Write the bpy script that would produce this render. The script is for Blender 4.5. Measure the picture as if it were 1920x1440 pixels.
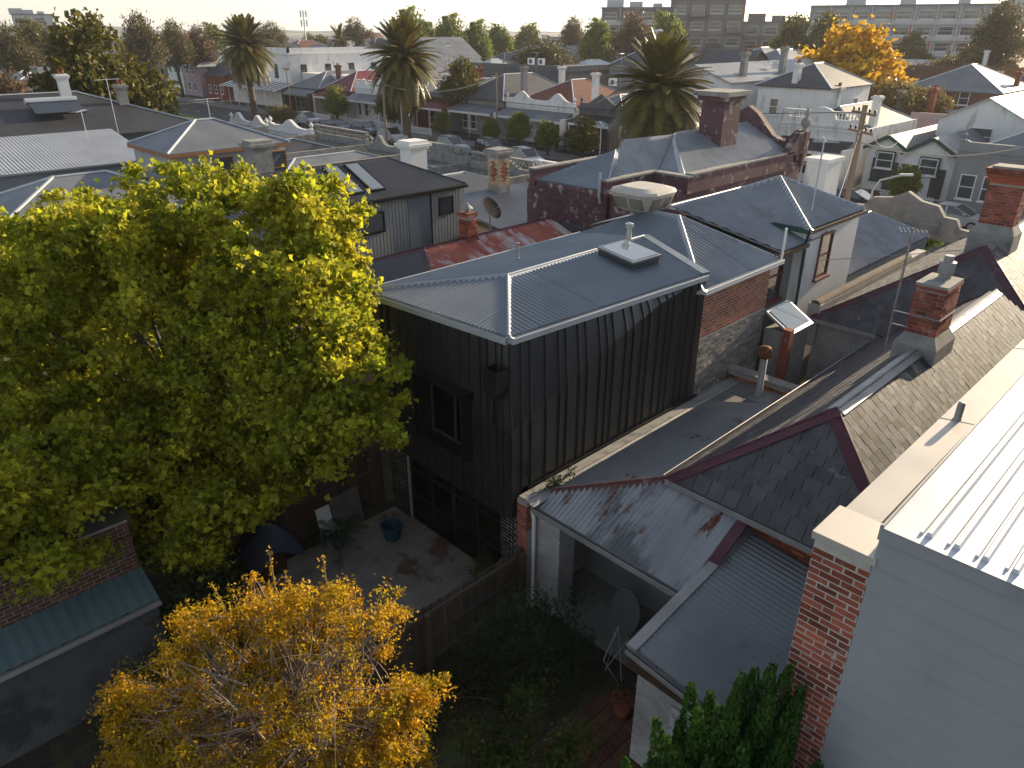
import bpy, math, random
import numpy as np
from mathutils import Vector, Matrix, Euler
random.seed(7); NP = np.random.default_rng(11)
sc = bpy.context.scene
for o in list(bpy.data.objects): bpy.data.objects.remove(o)
# ---------------------------------------------------------------- camera
# world axes: +X runs from the back yards to the street, +Y along the street, Z up
YAW, PITCH, CAMH = math.radians(45.9), math.radians(25.89), 12.0
cam = bpy.data.cameras.new('camera'); camo = bpy.data.objects.new('camera', cam)
sc.collection.objects.link(camo); sc.camera = camo
cam.sensor_width = 36.0; cam.lens = 36.0*1370/1920; cam.clip_end = 20000; cam.clip_start = 0.1
camo.location = (0, 0, CAMH)
camo.rotation_euler = (math.pi/2-PITCH, 0, YAW-math.pi/2)
# ---------------------------------------------------------------- light
SUN_EL, SUN_AZ = math.radians(15.5), math.radians(-2.0)      # azimuth measured from +X towards +Y
wd = bpy.data.worlds.new('World'); sc.world = wd; wd.use_nodes = True
nt = wd.node_tree; nt.nodes.clear()
sky = nt.nodes.new('ShaderNodeTexSky'); sky.sky_type = 'NISHITA'; sky.sun_disc = False
sky.sun_elevation = SUN_EL; sky.sun_rotation = math.pi/2-SUN_AZ
sky.air_density = 1.0; sky.dust_density = .5; sky.ozone_density = 2.0; sky.altitude = 50
bg = nt.nodes.new('ShaderNodeBackground'); bg.inputs[1].default_value = 0.105
wo = nt.nodes.new('ShaderNodeOutputWorld')
hs_ = nt.nodes.new('ShaderNodeHueSaturation'); hs_.inputs['Saturation'].default_value = .52
nt.links.new(sky.outputs[0], hs_.inputs['Color']); nt.links.new(hs_.outputs[0], bg.inputs[0]); nt.links.new(bg.outputs[0], wo.inputs[0])
sl = bpy.data.lights.new('sun', 'SUN'); sl.energy = 5.0; sl.angle = math.radians(0.6); sl.color = (1.0, .80, .54)
so = bpy.data.objects.new('sun', sl); sc.collection.objects.link(so)
sd = Vector((math.cos(SUN_EL)*math.cos(SUN_AZ), math.cos(SUN_EL)*math.sin(SUN_AZ), math.sin(SUN_EL)))
so.rotation_euler = sd.to_track_quat('Z', 'Y').to_euler(); so.location = (60, 0, 60)
vs = sc.view_settings; vs.view_transform = 'Standard'; vs.look = 'None'; vs.exposure = 1.12; vs.gamma = 1.0; vs.use_curve_mapping = False
sc.cycles.use_denoising = True; sc.cycles.max_bounces = 6; sc.cycles.diffuse_bounces = 3; sc.cycles.glossy_bounces = 3
sc.cycles.transmission_bounces = 4; sc.cycles.transparent_max_bounces = 6; sc.cycles.volume_bounces = 0
sc.cycles.use_adaptive_sampling = True; sc.cycles.adaptive_threshold = 0.02; sc.cycles.sample_clamp_indirect = 4.0
sc.cycles.caustics_reflective = False; sc.cycles.caustics_refractive = False
# ---------------------------------------------------------------- materials
MATS = {}
def mat(name, c1, c2=None, rough=.75, scale=3.0, detail=5, bump=0.0, bscale=None, metal=0.0, spec=.35, rnd=0.0,
        c3=None, c3amt=.5, c3scale=1.3, trans=0.0, emit=None, stretch=None, wave=None, alpha=None, pos=True, c4=None, c4amt=.4, c4scale=2.0):
    """procedural surface: c1/c2 blended by noise, c3 patches (stains, rust, peeling), rnd = brightness spread per piece"""
    if name in MATS: return MATS[name]
    m = bpy.data.materials.new(name); m.use_nodes = True; n = m.node_tree.nodes; L = m.node_tree.links
    b = n['Principled BSDF']; out = n['Material Output']
    def N(t, **k):
        x = n.new(t)
        for a, v in k.items(): setattr(x, a, v)
        return x
    co = N('ShaderNodeNewGeometry').outputs['Position'] if pos else N('ShaderNodeTexCoord').outputs['Object']
    if stretch:
        mp = N('ShaderNodeMapping'); mp.inputs['Scale'].default_value = stretch; L.new(co, mp.inputs[0]); co = mp.outputs[0]
    def noise(s, d=detail, r=.55):
        x = N('ShaderNodeTexNoise'); x.inputs['Scale'].default_value = s; x.inputs['Detail'].default_value = d; x.inputs['Roughness'].default_value = r
        L.new(co, x.inputs['Vector']); return x.outputs[0]
    def ramp(src, a, bb):
        r = N('ShaderNodeMapRange'); r.inputs[1].default_value = a; r.inputs[2].default_value = bb; r.clamp = True
        L.new(src, r.inputs[0]); return r.outputs[0]
    def mix(fac, a, bb, bt='MIX'):
        x = N('ShaderNodeMix', data_type='RGBA', blend_type=bt)
        if isinstance(fac, float): x.inputs[0].default_value = fac
        else: L.new(fac, x.inputs[0])
        for s, v in ((6, a), (7, bb)):
            if isinstance(v, tuple): x.inputs[s].default_value = (*v, 1)
            else: L.new(v, x.inputs[s])
        return x.outputs[2]
    col = c1
    if c2 is not None: col = mix(ramp(noise(scale), .32, .68), c1, c2)
    if c3 is not None: col = mix(ramp(noise(c3scale, 7, .65), 1-c3amt-.04, 1-c3amt+.05), col, c3)
    if c4 is not None: col = mix(ramp(noise(c4scale, 8, .7), 1-c4amt-.02, 1-c4amt+.03), col, c4)
    if rnd:
        oi = N('ShaderNodeObjectInfo').outputs['Random']; gi = N('ShaderNodeNewGeometry').outputs['Random Per Island']
        ad = N('ShaderNodeMath', operation='ADD'); L.new(oi, ad.inputs[0]); L.new(gi, ad.inputs[1])
        fr = N('ShaderNodeMath', operation='FRACT'); L.new(ad.outputs[0], fr.inputs[0])
        mr = N('ShaderNodeMapRange'); mr.inputs[3].default_value = 1-rnd; mr.inputs[4].default_value = 1+rnd; L.new(fr.outputs[0], mr.inputs[0])
        hs = N('ShaderNodeHueSaturation'); L.new(mr.outputs[0], hs.inputs['Value'])
        if isinstance(col, tuple): hs.inputs['Color'].default_value = (*col, 1)
        else: L.new(col, hs.inputs['Color'])
        col = hs.outputs[0]
    if isinstance(col, tuple): b.inputs['Base Color'].default_value = (*col, 1)
    else: L.new(col, b.inputs['Base Color'])
    b.inputs['Roughness'].default_value = rough; b.inputs['Metallic'].default_value = metal
    b.inputs['Specular IOR Level'].default_value = spec
    if c2 is not None and rough > .2:
        L.new(ramp(noise(scale*2.3), 0, 1), (rr := N('ShaderNodeMapRange')).inputs[0]); rr.inputs[3].default_value = rough-.12; rr.inputs[4].default_value = min(1, rough+.12)
        L.new(rr.outputs[0], b.inputs['Roughness'])
    h = None
    if bump: h = noise(bscale or scale*4, 4)
    if wave:                                  # fine corrugation relief for far roofs: (axis, period)
        w = N('ShaderNodeTexWave', wave_type='BANDS', bands_direction=wave[0]); w.inputs['Scale'].default_value = .314/wave[1]
        L.new(co, w.inputs['Vector']); h = w.outputs['Fac']; bump = bump or .5
    if h is not None:
        bp = N('ShaderNodeBump'); bp.inputs['Strength'].default_value = bump; bp.inputs['Distance'].default_value = .02
        L.new(h, bp.inputs['Height']); L.new(bp.outputs[0], b.inputs['Normal'])
    if emit: b.inputs['Emission Color'].default_value = (*emit[0], 1); b.inputs['Emission Strength'].default_value = emit[1]
    if trans:
        tr = N('ShaderNodeBsdfTranslucent'); ms = N('ShaderNodeMixShader'); ms.inputs[0].default_value = trans
        if isinstance(col, tuple): tr.inputs[0].default_value = (*col, 1)
        else: L.new(col, tr.inputs[0])
        L.new(b.outputs[0], ms.inputs[1]); L.new(tr.outputs[0], ms.inputs[2]); L.new(ms.outputs[0], out.inputs[0])
    MATS[name] = m
    return m
def glassmat(name, tint=(.03, .035, .04), rough=.05):
    return mat(name, tint, rough=rough, spec=.9)
# ---------------------------------------------------------------- mesh helpers
COL = sc.collection
def V3(p): return Vector(p)
class MB:
    def __init__(s): s.v = []; s.f = []; s.m = []
    def add(s, vs, fs, mi=0):
        k = len(s.v); s.v += [tuple(p) for p in vs]; s.f += [tuple(i+k for i in f) for f in fs]; s.m += [mi]*len(fs); return s
    def box(s, a, b, mi=0):
        x0, y0, z0 = (min(a[i], b[i]) for i in range(3)); x1, y1, z1 = (max(a[i], b[i]) for i in range(3))
        return s.add([(x0,y0,z0),(x1,y0,z0),(x1,y1,z0),(x0,y1,z0),(x0,y0,z1),(x1,y0,z1),(x1,y1,z1),(x0,y1,z1)],
                     [(0,3,2,1),(4,5,6,7),(0,1,5,4),(1,2,6,5),(2,3,7,6),(3,0,4,7)], mi)
    def obox(s, c, ax, ay, az, mi=0):
        """oriented box: centre + three half-extent vectors"""
        c, ax, ay, az = map(Vector, (c, ax, ay, az))
        return s.add([c+i*ax+j*ay+k*az for k in (-1,1) for i, j in ((-1,-1),(1,-1),(1,1),(-1,1))],
                     [(0,3,2,1),(4,5,6,7),(0,1,5,4),(1,2,6,5),(2,3,7,6),(3,0,4,7)], mi)
    def poly(s, pts, mi=0): return s.add(pts, [tuple(range(len(pts)))], mi)
    def prism(s, pts, d, mi=0):
        n = len(pts); d = Vector(d); p2 = [Vector(p)+d for p in pts]
        return s.add(list(pts)+p2, [tuple(range(n))[::-1], tuple(range(n, 2*n))]+[(i,(i+1)%n,(i+1)%n+n,i+n) for i in range(n)], mi)
    def tube(s, pts, r, n=7, r1=None, mi=0, close=True):
        pts = [Vector(p) for p in pts]; m = len(pts); r1 = r if r1 is None else r1; rings = []; a = None
        for i, p in enumerate(pts):
            t = (pts[min(i+1,m-1)]-pts[max(i-1,0)])
            if t.length < 1e-9: t = Vector((0,0,1))
            t.normalize()
            if a is None: a = t.orthogonal().normalized()
            a = (a-t*a.dot(t))
            if a.length < 1e-6: a = t.orthogonal()
            a.normalize(); bb = t.cross(a); rr = r+(r1-r)*i/max(1,m-1)
            rings.append([p+(a*math.cos(2*math.pi*k/n)+bb*math.sin(2*math.pi*k/n))*rr for k in range(n)])
        vs = [q for rg in rings for q in rg]
        fs = [(i*n+k, i*n+(k+1)%n, (i+1)*n+(k+1)%n, (i+1)*n+k) for i in range(m-1) for k in range(n)]
        if close: fs += [tuple(range(n))[::-1], tuple(range((m-1)*n, m*n))]
        return s.add(vs, fs, mi)
    def lathe(s, c, prof, n=16, mi=0, sx=1, sy=1):
        vs = [(c[0]+r*sx*math.cos(2*math.pi*k/n), c[1]+r*sy*math.sin(2*math.pi*k/n), c[2]+z) for r, z in prof for k in range(n)]
        m = len(prof)
        fs = [(i*n+k, i*n+(k+1)%n, (i+1)*n+(k+1)%n, (i+1)*n+k) for i in range(m-1) for k in range(n)]
        return s.add(vs, fs+[tuple(range(n))[::-1], tuple(range((m-1)*n, m*n))], mi)
    def mesh(s, name, mats, smooth=False):
        me = bpy.data.meshes.new(name); me.from_pydata(s.v, [], s.f)
        for m in (mats if isinstance(mats, (list, tuple)) else [mats]): me.materials.append(m)
        me.polygons.foreach_set('material_index', s.m)
        if smooth: me.polygons.foreach_set('use_smooth', [True]*len(s.f))
        me.update(); return me
    def build(s, name, mats, parent=None, smooth=False):
        return obj(name, s.mesh(name, mats, smooth), parent)
def obj(name, me, parent=None, mw=None):
    o = bpy.data.objects.new(name, me); COL.objects.link(o)
    if mw is not None: o.matrix_basis = mw
    if parent is not None:
        o.parent = parent
        if parent.get('_w') : o.matrix_parent_inverse = Matrix.Translation(parent.location).inverted()
    return o
def thing(name, label, cat, loc=(0,0,0), group=None, rz=0.0, world=True):
    """an Empty at the thing's base; world=True: its parts are given in world coordinates"""
    o = bpy.data.objects.new(name, None); COL.objects.link(o); o.location = loc; o.rotation_euler = (0,0,rz); o.empty_display_size = .2
    tag(o, label, cat, group)
    if world: o['_w'] = 1
    return o
def tag(o, label, cat, group=None, kind=None):
    o['label'] = label; o['category'] = cat
    if group: o['group'] = group
    if kind: o['kind'] = kind
    return o
def struct(o): o['kind'] = 'structure'; return o
def sub(o, parent):
    """make o (world-coordinate mesh) a sub-part of an identity-placed part"""
    o.parent = parent; return o
def copy_tree(o, loc=None, rz=None, sc_=None, parent=None, label=None):
    c = o.copy(); COL.objects.link(c)
    if parent is not None: c.parent = parent; c.matrix_parent_inverse = o.matrix_parent_inverse.copy()
    if loc is not None: c.location = loc
    if rz is not None: c.rotation_euler = (c.rotation_euler[0], c.rotation_euler[1], rz)
    if sc_ is not None: c.scale = sc_ if isinstance(sc_, (tuple, list)) else (sc_,)*3
    if label: c['label'] = label
    for ch in o.children: copy_tree(ch, parent=c)
    return c
# --- roofs
def plane_axes(poly):
    p = [Vector(q) for q in poly]; n = (p[1]-p[0]).cross(p[2]-p[0]).normalized()
    if n.z < 0: n = -n
    t = Vector((n.x, n.y, 0)); t = (t - n*t.dot(n)).normalized() if t.length > 1e-4 else Vector((1,0,0))
    return n, t, n.cross(t).normalized()
def span(P2, s):
    lo, hi = 1e9, -1e9
    for i in range(len(P2)):
        (s0,t0), (s1,t1) = P2[i], P2[(i+1)%len(P2)]
        if (s0-s)*(s1-s) <= 0:
            ts = [t0, t1] if abs(s1-s0) < 1e-9 else [t0+(t1-t0)*(s-s0)/(s1-s0)]
            lo = min(lo, *ts); hi = max(hi, *ts)
    return (lo, hi) if hi > lo else None
def corrugated(poly, m, parent, pitch=.11, amp=.017, sheet=.88, name='roof_sheet', along=None, square=False):
    """a roof plane laid in separate corrugated sheets running down the slope; poly is convex"""
    p0 = Vector(poly[0]); n, t, s = plane_axes(poly)
    if along is not None:
        t = Vector(along); t = (t-n*t.dot(n)).normalized(); s = n.cross(t).normalized()
    P2 = [((Vector(q)-p0).dot(s), (Vector(q)-p0).dot(t)) for q in poly]
    a, b = min(q[0] for q in P2), max(q[0] for q in P2)
    k = max(1, round((b-a)/sheet)); w = (b-a)/k
    prof = [(0,0),(.25,1),(.5,0),(.75,-1)] if not square else [(0,-1),(.62,-1),(.70,1),(.92,1)]
    for i in range(k):
        mb = MB(); s0 = a+i*w; lift = .004*(i % 2)+random.uniform(0,.003)
        per = max(1, round(w/pitch)); q = []
        for j in range(per+1):
            for u, hgt in (prof if j < per else [(0,prof[0][1])]): q.append((s0+(j+u)*w/per, hgt))
        rows = []
        for ss, hgt in q:
            r = span(P2, min(max(ss, a+1e-4), b-1e-4))
            if r is None: continue
            rows.append([p0+s*ss+t*tt+n*(hgt*amp+amp+lift) for tt in r])
        vs = [v for r in rows for v in r]
        mb.add(vs, [(2*j, 2*j+1, 2*j+3, 2*j+2) for j in range(len(rows)-1)])
        if n.dot((Vector(vs[1])-Vector(vs[0])).cross(Vector(vs[2])-Vector(vs[0]))) < 0: mb.f = [f[::-1] for f in mb.f]
        mb.build(name, m, parent, smooth=not square)
def slab(poly, m, parent, th=.05, name='roof_deck', lift=0.0):
    n, t, s = plane_axes(poly); mb = MB(); pts = [Vector(q)+n*lift for q in poly]
    mb.prism(pts, -n*th); return mb.build(name, m, parent)
def cap(p, q, m, parent, w=.16, h=.035, r=.028, name='ridge_capping'):
    """folded ridge or hip capping with a rolled top"""
    p, q = Vector(p), Vector(q); d = (q-p).normalized(); sd_ = d.cross(Vector((0,0,1))).normalized(); up = sd_.cross(d)
    mb = MB(); A = [sd_*w-up*h*1.6, up*h, -sd_*w-up*h*1.6, -sd_*w-up*(h*1.6+.02), sd_*w-up*(h*1.6+.02)]
    mb.prism([p+a for a in A], q-p); mb.tube([p+up*h, q+up*h], r, 6)
    return mb.build(name, m, parent)
def gutter(p, q, m, parent, w=.12, h=.11, out=None, name='gutter'):
    p, q = Vector(p), Vector(q); d = (q-p).normalized(); o = Vector(out).normalized() if out else d.cross(Vector((0,0,1)))
    mb = MB(); z = Vector((0,0,1)); c = (p+q)/2; L = (q-p)/2
    mb.obox(c+o*w/2-z*h, L, o*w/2, z*.006); mb.obox(c+o*w-z*h/2, L, o*.006, z*h/2); mb.obox(c-z*h/2+o*.004, L, o*.004, z*h/2)
    mb.tube([p+o*w, q+o*w], .013, 5)
    return mb.build(name, m, parent)
BR = {}
def brick_mesh(l, w, h, m):
    k = (round(l,3), round(w,3), round(h,3), m.name)
    if k not in BR:
        mb = MB(); b = .006; x, y, z = l/2, w/2, h/2
        mb.add([(-x+b,-y,-z+b),(x-b,-y,-z+b),(x-b,-y,z-b),(-x+b,-y,z-b),(-x,-y+b,-z),(x,-y+b,-z),(x,-y+b,z),(-x,-y+b,z),(-x,y,-z),(x,y,-z),(x,y,z),(-x,y,z)],
               [(0,1,2,3),(4,5,1,0),(5,6,2,1),(6,7,3,2),(7,4,0,3),(8,9,5,4),(9,10,6,5),(10,11,7,6),(11,8,4,7)])
        BR[k] = mb.mesh('brick', m)
    return BR[k]
def bricks(o, u, width, height, m, parent, maxobj=300, bl=.23, bh=.074, j=.014, depth=.10, keep=None, pick=None, header_every=0, nrm=None):
    """brick skin on the vertical plane through o with horizontal direction u (the outward normal is u x z); each brick a piece"""
    o = Vector(o); u = Vector(u).normalized(); z = Vector((0,0,1)); nn = u.cross(z) if nrm is None else Vector(nrm)
    rows = int(height/(bh+j)); lst = []
    for r in range(rows):
        zz = r*(bh+j)+bh/2; hd = header_every and r % header_every == header_every-1; L = (bl-j)/2 if hd else bl
        x = -(L+j)/2 if (r % 2) else 0.0
        while x < width-.02:
            a, b = max(0, x), min(width, x+L)
            if b-a > .04 and (keep is None or keep((a+b)/2, zz)): lst.append((a, b, zz))
            x += L+j
    if pick: lst.sort(key=lambda q: pick((q[0]+q[1])/2, q[2]))
    R = Matrix((u, -nn, z)).transposed().to_4x4()
    joined = MB()
    for i, (a, b, zz) in enumerate(lst):
        pr = random.uniform(-.003,.004); c = o+u*(a+b)/2+z*zz+nn*(pr-depth/2+.008)
        if i < maxobj:
            me = brick_mesh(round((b-a)/.03)*.03 if b-a < bl-.02 else bl, depth, bh, m)
            obj('brick', me, parent, Matrix.Translation(c) @ R)
        else: joined.obox(c, u*(b-a)/2, nn*depth/2, z*bh/2)
    if joined.v: joined.build('brickwork', m, parent)['kind'] = 'stuff'
def beam(mb, p, q, w, h, mi=0):
    p, q = Vector(p), Vector(q); d = (q-p).normalized(); s = d.cross(Vector((0,0,1)))
    s = s.normalized() if s.length > 1e-4 else Vector((1,0,0)); up = s.cross(d)
    return mb.obox((p+q)/2, (q-p)/2, s*w/2, up*h/2, mi)
def beamo(name, p, q, w, h, m, parent): return beam(MB(), p, q, w, h).build(name, m, parent)
# ================================================================ palette
zinc   = mat('zinc_sheet', (.15,.175,.20), (.20,.225,.25), rough=.42, scale=.7, metal=.35, spec=.5)
zinc_d = mat('zinc_flashing', (.42,.45,.47), (.52,.54,.56), rough=.38, scale=1.5, metal=.35, spec=.5)
galv   = mat('old_galvanised', (.20,.215,.235), (.28,.295,.315), rough=.48, scale=1.1, metal=.3, c3=(.20,.20,.20), c3amt=.42, c3scale=.9)
galv_c = mat('weathered_carport_iron', (.22,.23,.24), (.36,.37,.38), rough=.5, scale=.8, metal=.15, c3=(.12,.125,.13), c3amt=.47, c3scale=.55, c4=(.12,.04,.02), c4amt=.405, c4scale=1.4, stretch=(.45,1.6,1))
rusty  = mat('rusting_red_iron', (.30,.05,.035), (.40,.12,.07), rough=.6, scale=1.2, c3=(.52,.50,.48), c3amt=.46, c3scale=.75, stretch=(1,.35,1))
black  = mat('black_standing_seam', (.024,.024,.026), (.036,.036,.038), rough=.33, scale=1.5, metal=.25, spec=.6)
blackp = mat('black_powdercoat', (.008,.008,.009), rough=.4)
mortar = mat('pale_mortar', (.50,.46,.40), (.38,.35,.31), scale=9, rough=.95, bump=.3)
dmort  = mat('grey_mortar', (.38,.355,.32), (.28,.26,.24), scale=9, rough=.95, bump=.3)
redbr  = mat('red_brick', (.33,.085,.04), (.19,.05,.04), scale=4, rough=.88, rnd=.45, bump=.4, bscale=45, c3=(.36,.27,.23), c3amt=.36, c3scale=3)
greybr = mat('limewashed_brick', (.26,.25,.23), (.13,.125,.12), scale=3, rough=.92, rnd=.35, bump=.4, bscale=45, c3=(.45,.42,.38), c3amt=.42, c3scale=3)
blkbr  = mat('glazed_black_brick', (.010,.010,.011), (.02,.02,.02), scale=8, rough=.25, rnd=.3)
whbr   = mat('white_painted_brick', (.42,.41,.39), (.33,.32,.31), scale=3, rough=.8, rnd=.10, bump=.3, bscale=40, c3=(.22,.20,.18), c3amt=.3, c3scale=4)
purbr  = mat('purple_painted_brick', (.085,.045,.055), (.12,.06,.065), scale=3, rough=.8, rnd=.2, c3=(.40,.36,.33), c3amt=.40, c3scale=2.2, bump=.3, bscale=40)
whiter = mat('white_render', (.74,.73,.71), (.66,.65,.63), scale=1.2, rough=.85, bump=.15, bscale=30, c3=(.46,.44,.41), c3amt=.40, c3scale=1.0, stretch=(1,1,.35))
greyr  = mat('grey_render', (.26,.265,.27), (.21,.215,.22), scale=1.2, rough=.85, bump=.15, bscale=30, c3=(.17,.165,.16), c3amt=.3, c3scale=1.0, stretch=(1,1,.35))
cement = mat('cement_render', (.30,.29,.27), (.20,.195,.185), scale=2.5, rough=.92, bump=.5, bscale=25, c3=(.11,.105,.10), c3amt=.36, c3scale=2.5)
timber = mat('weathered_paling', (.095,.075,.055), (.055,.045,.036), scale=4, rough=.9, rnd=.35, stretch=(1,1,.12), bump=.5, bscale=30)
slatem = mat('slate', (.042,.046,.056), (.10,.10,.108), scale=5, rough=.62, rnd=.75, spec=.22, c3=(.16,.15,.14), c3amt=.40, c3scale=2.5, bump=.4, bscale=30)
slated = mat('lichened_slate', (.060,.058,.064), (.085,.082,.088), scale=4, rough=.6, rnd=.25, bump=.4, bscale=30, c3=(.27,.26,.23), c3amt=.33, c3scale=2.4)
plum   = mat('plum_painted_flashing', (.075,.022,.035), (.11,.035,.045), scale=2, rough=.55, c3=(.30,.27,.26), c3amt=.30, c3scale=3.5)
lead   = mat('weathered_lead', (.24,.235,.23), (.33,.32,.31), scale=2, rough=.5, metal=.2)
wood_d = mat('dark_timber', (.05,.028,.018), (.08,.045,.03), scale=6, rough=.7)
maroon = mat('maroon_window_paint', (.13,.03,.03), rough=.55)
greenp = mat('dark_green_paint', (.012,.06,.05), rough=.5)
glass  = mat('window_glass', (.035,.045,.055), (.06,.07,.08), scale=.8, rough=.06, spec=.9)
whitep = mat('white_trim_paint', (.72,.71,.69), rough=.6)
conc   = mat('concrete', (.25,.24,.225), (.18,.172,.16), scale=1.4, rough=.92, bump=.3, bscale=20, c3=(.12,.075,.06), c3amt=.30, c3scale=1.1)
soil   = mat('garden_soil', (.030,.022,.016), (.05,.038,.026), scale=3, rough=1, bump=1, bscale=12, c3=(.05,.065,.02), c3amt=.45, c3scale=1.3)
asph   = mat('asphalt', (.050,.050,.052), (.065,.064,.064), scale=2, rough=.95, bump=.3, bscale=60)
white_roof = mat('white_metal_roof', (.58,.60,.63), (.50,.52,.55), rough=.42, scale=.9, metal=.1, spec=.5, c3=(.30,.28,.25), c3amt=.24, c3scale=3.5)
whitebd = mat('white_weatherboard', (.31,.315,.325), (.27,.275,.285), rough=.6, scale=.8, c3=(.24,.24,.245), c3amt=.42, c3scale=.8, stretch=(1,1,.3))
clear = bpy.data.materials.new('clear_glass'); clear.use_nodes = True
_n = clear.node_tree.nodes; _n.clear(); _o = _n.new('ShaderNodeOutputMaterial'); _mx = _n.new('ShaderNodeMixShader'); _t = _n.new('ShaderNodeBsdfTransparent'); _g = _n.new('ShaderNodeBsdfGlossy')
_f = _n.new('ShaderNodeFresnel'); _f.inputs[0].default_value = 1.5; _g.inputs['Roughness'].default_value = .03; _t.inputs[0].default_value = (.82,.85,.86,1)
_l = clear.node_tree.links; _l.new(_f.outputs[0], _mx.inputs[0]); _l.new(_t.outputs[0], _mx.inputs[1]); _l.new(_g.outputs[0], _mx.inputs[2]); _l.new(_mx.outputs[0], _o.inputs[0])
# ================================================================ black clad extension
E = thing('house_extension', 'black standing seam clad extension with folded walls and low grey hipped roof', 'house', (9.4, 11.8, 0))
FOLD = [(9.08,4.53),(11.17,5.24),(12.79,5.75),(14.07,6.11),(16.0,6.38)]
def lerp(tab, x):
    for (a,b),(c,d) in zip(tab, tab[1:]):
        if x <= c: return b+(d-b)*(x-a)/(c-a)
    return tab[-1][1]
EZ = 6.40
def ex_top(x): f = (x-9.08)/(16.0-9.08); return Vector((9.5+f*(15.82-9.5), 9.88+f*(9.47-9.88), EZ))
widths = [.30,.27,.46,.42,.24,.40,.26,.44,.25,.23,.42,.28,.36,.24,.40,.30,.25,.44,.27,.35,.30]
xs = [9.08]
for w in widths:
    if xs[-1]+w < 15.85: xs.append(xs[-1]+w)
xs.append(16.0)
def seam(mb, pts, nrm, h=.045):
    for p, q in zip(pts, pts[1:]):
        p, q = Vector(p), Vector(q); d = (q-p).normalized(); s = d.cross(Vector(nrm)).normalized()
        mb.obox((p+q)/2+Vector(nrm)*h/2, (q-p)/2, s*.007, Vector(nrm)*h/2)
for i, (a, b) in enumerate(zip(xs, xs[1:])):
    zb = 2.35 if b < 9.5 else 3.02; mb = MB(); za, zc = lerp(FOLD, a), lerp(FOLD, b)
    P = [(a,9.4,zb),(b,9.4,zb),(b,9.4,zc),(a,9.4,za)]; mb.poly(P); ta, tb = ex_top(a), ex_top(b)
    mb.poly([P[3], P[2], tb, ta]); seam(mb, [P[0], P[3], ta], (0,-1,0))
    mb.build('cladding_panel', black, E)
FOLDR = [(9.4,4.53),(10.7,4.62),(12.3,5.3),(14.3,6.34)]
ys = [9.4,9.62,9.80,10.08,10.30,10.64,10.95,11.35,11.62,11.98,12.28,12.5,12.9,13.15,13.55,13.8,14.3]
for a, b in zip(ys, ys[1:]):
    def tp(y): f = (y-9.4)/4.9; return Vector((9.5-.4*f, 9.88+(14.28-9.88)*f, EZ))
    inwin = 10.6 < (a+b)/2 < 12.29
    mb = MB(); zb = 2.32+random.uniform(0,.05); za, zc = lerp(FOLDR, a), lerp(FOLDR, b)
    if inwin:
        mb.poly([(9.08,b,zb),(9.08,a,zb),(9.08,a,3.42),(9.08,b,3.42)]); seam(mb, [(9.08,a,zb),(9.08,a,3.42)], (-1,0,0)); mb.build('cladding_panel', black, E); mb = MB()
        z0 = max(4.98, 0); 
        def up(y, z): t = tp(y); zf = lerp(FOLDR, y); f = max(0,(z-zf)/(EZ-zf)); return Vector((9.08+(t.x-9.08)*f, y+(t.y-y)*f, z))
        mb.poly([up(b,z0), up(a,z0), tp(a), tp(b)]); seam(mb, [up(a,z0), tp(a)], (-1,0,0))
    else:
        mb.poly([(9.08,b,zb),(9.08,a,zb),(9.08,a,za),(9.08,b,zc)]); mb.poly([(9.08,b,zc),(9.08,a,za),tp(a),tp(b)])
        seam(mb, [(9.08,a,zb),(9.08,a,za),tp(a)], (-1,0,0))
    mb.build('cladding_panel', black, E)
MB().box((9.1,14.28,2.3),(16,14.33,6.35)).build('side_wall', black, E)
MB().box((9.12,9.45,2.34),(15.9,14.25,2.42)).build('soffit', blackp, E)
MB().obox((12.8,9.36,2.99),(3.25,-.03,0),(0,.05,0),(0,0,.03)).build('base_flashing', blackp, E)
# window hood on the rear wall
mb = MB(); x0, x1 = 8.80, 9.35
for a, b in (((x0,10.62,3.36),(x1,10.70,5.02)), ((x0,12.24,3.36),(x1,12.32,5.02)), ((x0,10.70,4.95),(x1,12.24,5.02)), ((x0+.1,10.70,3.36),(x1,12.24,3.42))): mb.box(a, b)
hood = mb.build('window_hood', blackp, E)
mb = MB(); xw = 9.22
for a, b in (((xw,10.70,3.42),(xw+.05,10.76,4.95)),((xw,12.18,3.42),(xw+.05,12.24,4.95)),((xw,10.76,3.42),(xw+.05,12.18,3.48)),((xw,10.76,4.89),(xw+.05,12.18,4.95)),((xw,11.35,3.48),(xw+.05,11.41,4.89))): mb.box(a, b)
wf = mb.build('window', mat('graphite_frame',(.06,.065,.07),rough=.4), E)
for a, b in ((10.76,11.35),(11.41,12.18)): MB().box((xw+.02,a,3.48),(xw+.03,b,4.89)).build('pane', clear, wf)
MB().box((9.33,10.76,3.46),(9.34,11.33,4.9)).build('blind', mat('blind_fabric',(.30,.32,.36),rough=.9), wf); MB().box((9.6,11.4,3.3),(9.62,12.3,5)).build('inner_lining', wood_d, wf)
mb = MB()
for a, b in (((8.92,9.66,5.35),(9.28,9.69,5.85)),((8.92,10.02,5.35),(9.28,10.05,5.85)),((8.90,9.66,5.35),(8.93,10.05,5.85)),((8.92,9.69,5.35),(9.3,10.02,5.38))): mb.box(a, b)
mb.box((8.98,9.72,5.2),(9.22,9.99,5.35)); mb.build('rainwater_head', blackp, E)
MB().tube([(9.03,9.86,5.3),(9.03,9.86,4.6)], .04).build('downpipe', blackp, E)
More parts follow.
